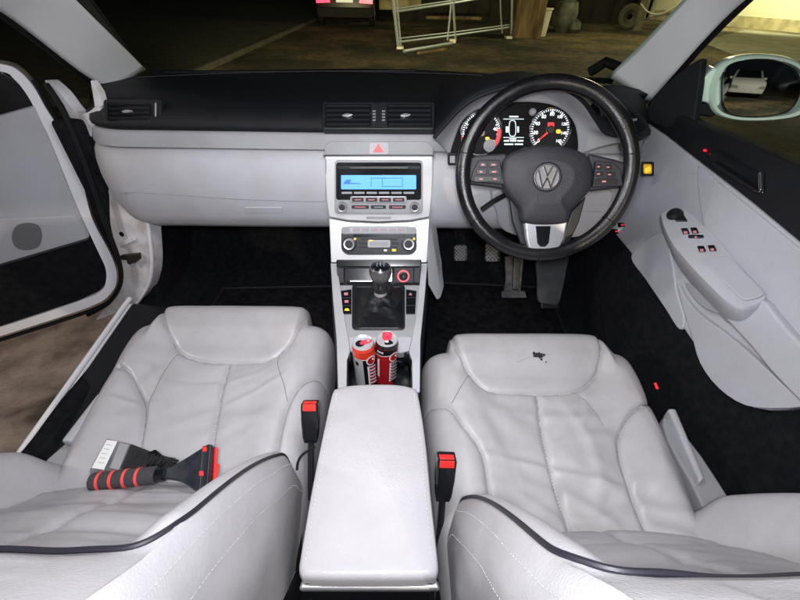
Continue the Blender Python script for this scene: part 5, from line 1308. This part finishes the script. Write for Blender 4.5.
for k in range(15):
    z = k/14*1.05; r = .36*math.sin(math.pi*min(1, (k+1.6)/15))**.5*(1 if k < 11 else .6)
    G.append([p+V((r*(1+.25*noise.noise(V((math.cos(a)*2, math.sin(a)*2, z*3))))*math.cos(a), r*math.sin(a), z)) for a in [2*math.pi*j/28 for j in range(29)]])
MB().grid(G).build('sack_body', M['bin'], t)
MB().lathe(p+V((-.06, 0, 1.0)), (0, 0, 1), [(.05, 0), (.09, .1), (.16, .2), (.13, .24)], 10).build('sack_neck', M['bin'], t)
MB().lathe(p+V((.25, -.25, 0)), (0, 0, 1), [(.12, 0), (.20, .1), (.18, .28), (.05, .36)], 14).build('sack_corner', M['bin'], t)
# post with an old wheel
p = at_g(636, 30)
o = MB().lathe(p, (0, 0, 1), [(.17, 0), (.16, .5), (.15, 3.0), (.13, 3.02)], 14).build('timber_post', mat('mossy_post', (.22, .20, .12), .9, var=.4, vscale=6, bump=.8, bscale=20), None); tag(o, 'thick weathered upright post beside the old tyre', 'post')
p = at_g(625, 29)+V((-.1, -.25, .36))
t = thing('old_tyre', 'old tyre leaning against the weathered post', 'tyre', p-V((0, 0, .36)))
MB().lathe(p, (-.2, -1, .1), [(.20, -.06), (.30, -.10), (.36, -.06), (.37, 0), (.36, .06), (.30, .10), (.20, .06)], 32, ring=True).build('tread', M['tyre'], t)
MB().lathe(p, (-.2, -1, .1), [(.21, -.05), (.21, .05), (.08, .03), (.08, -.03)], 24, ring=True).build('hub', M['screw'], t)
# hoses from post to wall
o = MB().tube(c3([at(641, 4, y=15), at(648, 12, y=14.6), at(660, 14, y=14.4), at(680, 4, y=14.2), at(695, -12, y=14)], 30), .025, 8).build('garden_hose', M['bucket']); tag(o, 'pale hose looping from the post towards the cream wall', 'hose')
o = MB().tube(c3([at(642, 20, y=15), at(656, 16, y=14.6), at(680, 12, y=14.2), at(700, 6, y=14)], 30), .018, 8).build('garden_hose', M['gal']); tag(o, 'thin taut grey cable running below the pale hose to the cream wall', 'cable')
# dark shed wall behind and cream wall on the right
s0_, s1_ = at_g(398, 24), at_g(642, 27)
t = thing('timber_shed', 'dark timber shed wall behind the barrier, sack and post', 'shed', s0_)
MB().poly([V((s0_.x, 18.6, .1)), V((9.4, 18.6, .1)), V((9.4, 19.0, .1)), V((s0_.x, 19.0, .1))], (0, 0, 3.4)).build('wall', M['darkwood'], t)
for k in range(12): MB().box((s0_.x+.4+.78*k, 18.58, 1.8), (.06, .04, 3.3)).build('cover_strip', M['darkwood'], t)
w0, w1 = at_g(652, 19), at_g(800, 33)
dw = (w1-w0).normalized()
t = thing('rendered_wall', 'cream rendered wall brightly lit on the right', 'wall', w0)
MB().poly([w0, w1+dw*14, w1+dw*14+V((0, .4, 0)), w0+V((0, .4, 0))], (0, 0, 3.6)).build('wall', M['cream'], t)
MB().poly([w0+V((0, -.03, 0)), w1+dw*14+V((0, -.03, 0)), w1+dw*14+V((0, -.001, 0)), w0+V((0, -.001, 0))], (0, 0, .35)).build('plinth', M['sand'], t)
fp = [at_g(x, y) for x, y in ((700, 42), (745, 30), (800, 35), (900, 45), (900, 75), (800, 62), (745, 60))]
o = MB().poly([p+V((0, 0, .004)) for p in fp], (0, 0, .004)).build('footpath', mat('pale_footpath', (.26, .25, .18), .85, var=.35, vscale=2, detail=8, bump=.5, bscale=30)); o['kind'] = 'structure'
# white van seen in the wing mirror
rd = ray(735, 94); n_ = (MP.N+(MP.at(735, 94)-MC)/1.4).normalized(); rf = (rd-n_*2*rd.dot(n_)).normalized(); mo = MP.at(733, 94)
tt = 15.5/math.hypot(rf.x, rf.y); vp = mo+rf*tt
vehicle('parked_car', 'white car parked behind, seen only in the wing mirror', V((vp.x, vp.y, .1)), R(-6), M['white'], lit=False)

# everything on a door or the armrest hangs directly on it (thing > part > sub-part)
for root in (dd, ld, arm):
    stack_ = list(root.children)
    while stack_:
        o = stack_.pop(); stack_ += list(o.children)
        if o.parent != root: o.parent = root
# ================================================================== LIGHT
w = bpy.data.worlds.new('World'); scn.world = w; w.use_nodes = True
w.node_tree.nodes['Background'].inputs[0].default_value = (.35, .40, .5, 1); w.node_tree.nodes['Background'].inputs[1].default_value = .012
def light(name, kind, loc, aim, power, colr, size=.1, size_y=None, spot=60, blend=.5):
    l = bpy.data.lights.new(name, kind); l.energy = power; l.color = colr
    if kind == 'AREA':
        l.size = size
        if size_y: l.shape = 'RECTANGLE'; l.size_y = size_y
    else: l.shadow_soft_size = size
    if kind == 'SPOT': l.spot_size = R(spot); l.spot_blend = blend
    o = bpy.data.objects.new(name, l); col.objects.link(o); o.location = loc
    o.rotation_euler = (V(aim)-V(loc)).to_track_quat('-Z', 'Y').to_euler(); return o
light('roof_fill', 'AREA', (0, .52, 1.40), (0, .72, .3), 2.5, (1, .97, .98), .40, .16)  # added fill under the roof to even out the flash; no real lamp
light('camera_flash', 'AREA', (.029, -.03, 1.36), (.03, .9, .8), 5.6, (.93, .95, 1), .06)
for sx in (-1, 1): light('headlamp', 'SPOT', (sx*.62, 2.45, .85), (sx*.9, 11, .1), 1200, (1, .80, .45), .06, spot=64, blend=.8)
light('wall_lamp', 'SPOT', w1+V((-3.2, -1.5, 4.2)), w1+V((.3, 1.5, 1.9)), 2600, (1, .92, .62), .1, spot=105, blend=.8)
light('yard_lamp', 'POINT', (7.0, 12.0, 3.6), (0, 0, 0), 300, (1, .85, .50), .1)
light('lane_lamp', 'POINT', (vp.x+1.5, vp.y+7.5, 3.2), (0, 0, 0), 420, (1, .85, .65), .1)
light('kerb_fill', 'POINT', (-2.4, .4, 1.9), (0, 0, 0), 45, (1, .92, .86), .1)  # added fill, brightens the ground outside the open door; no real lamp there

vs_ = scn.view_settings; vs_.view_transform = 'Standard'; vs_.look = 'None'; vs_.exposure = .48; vs_.gamma = 1
scn.render.engine = 'CYCLES'
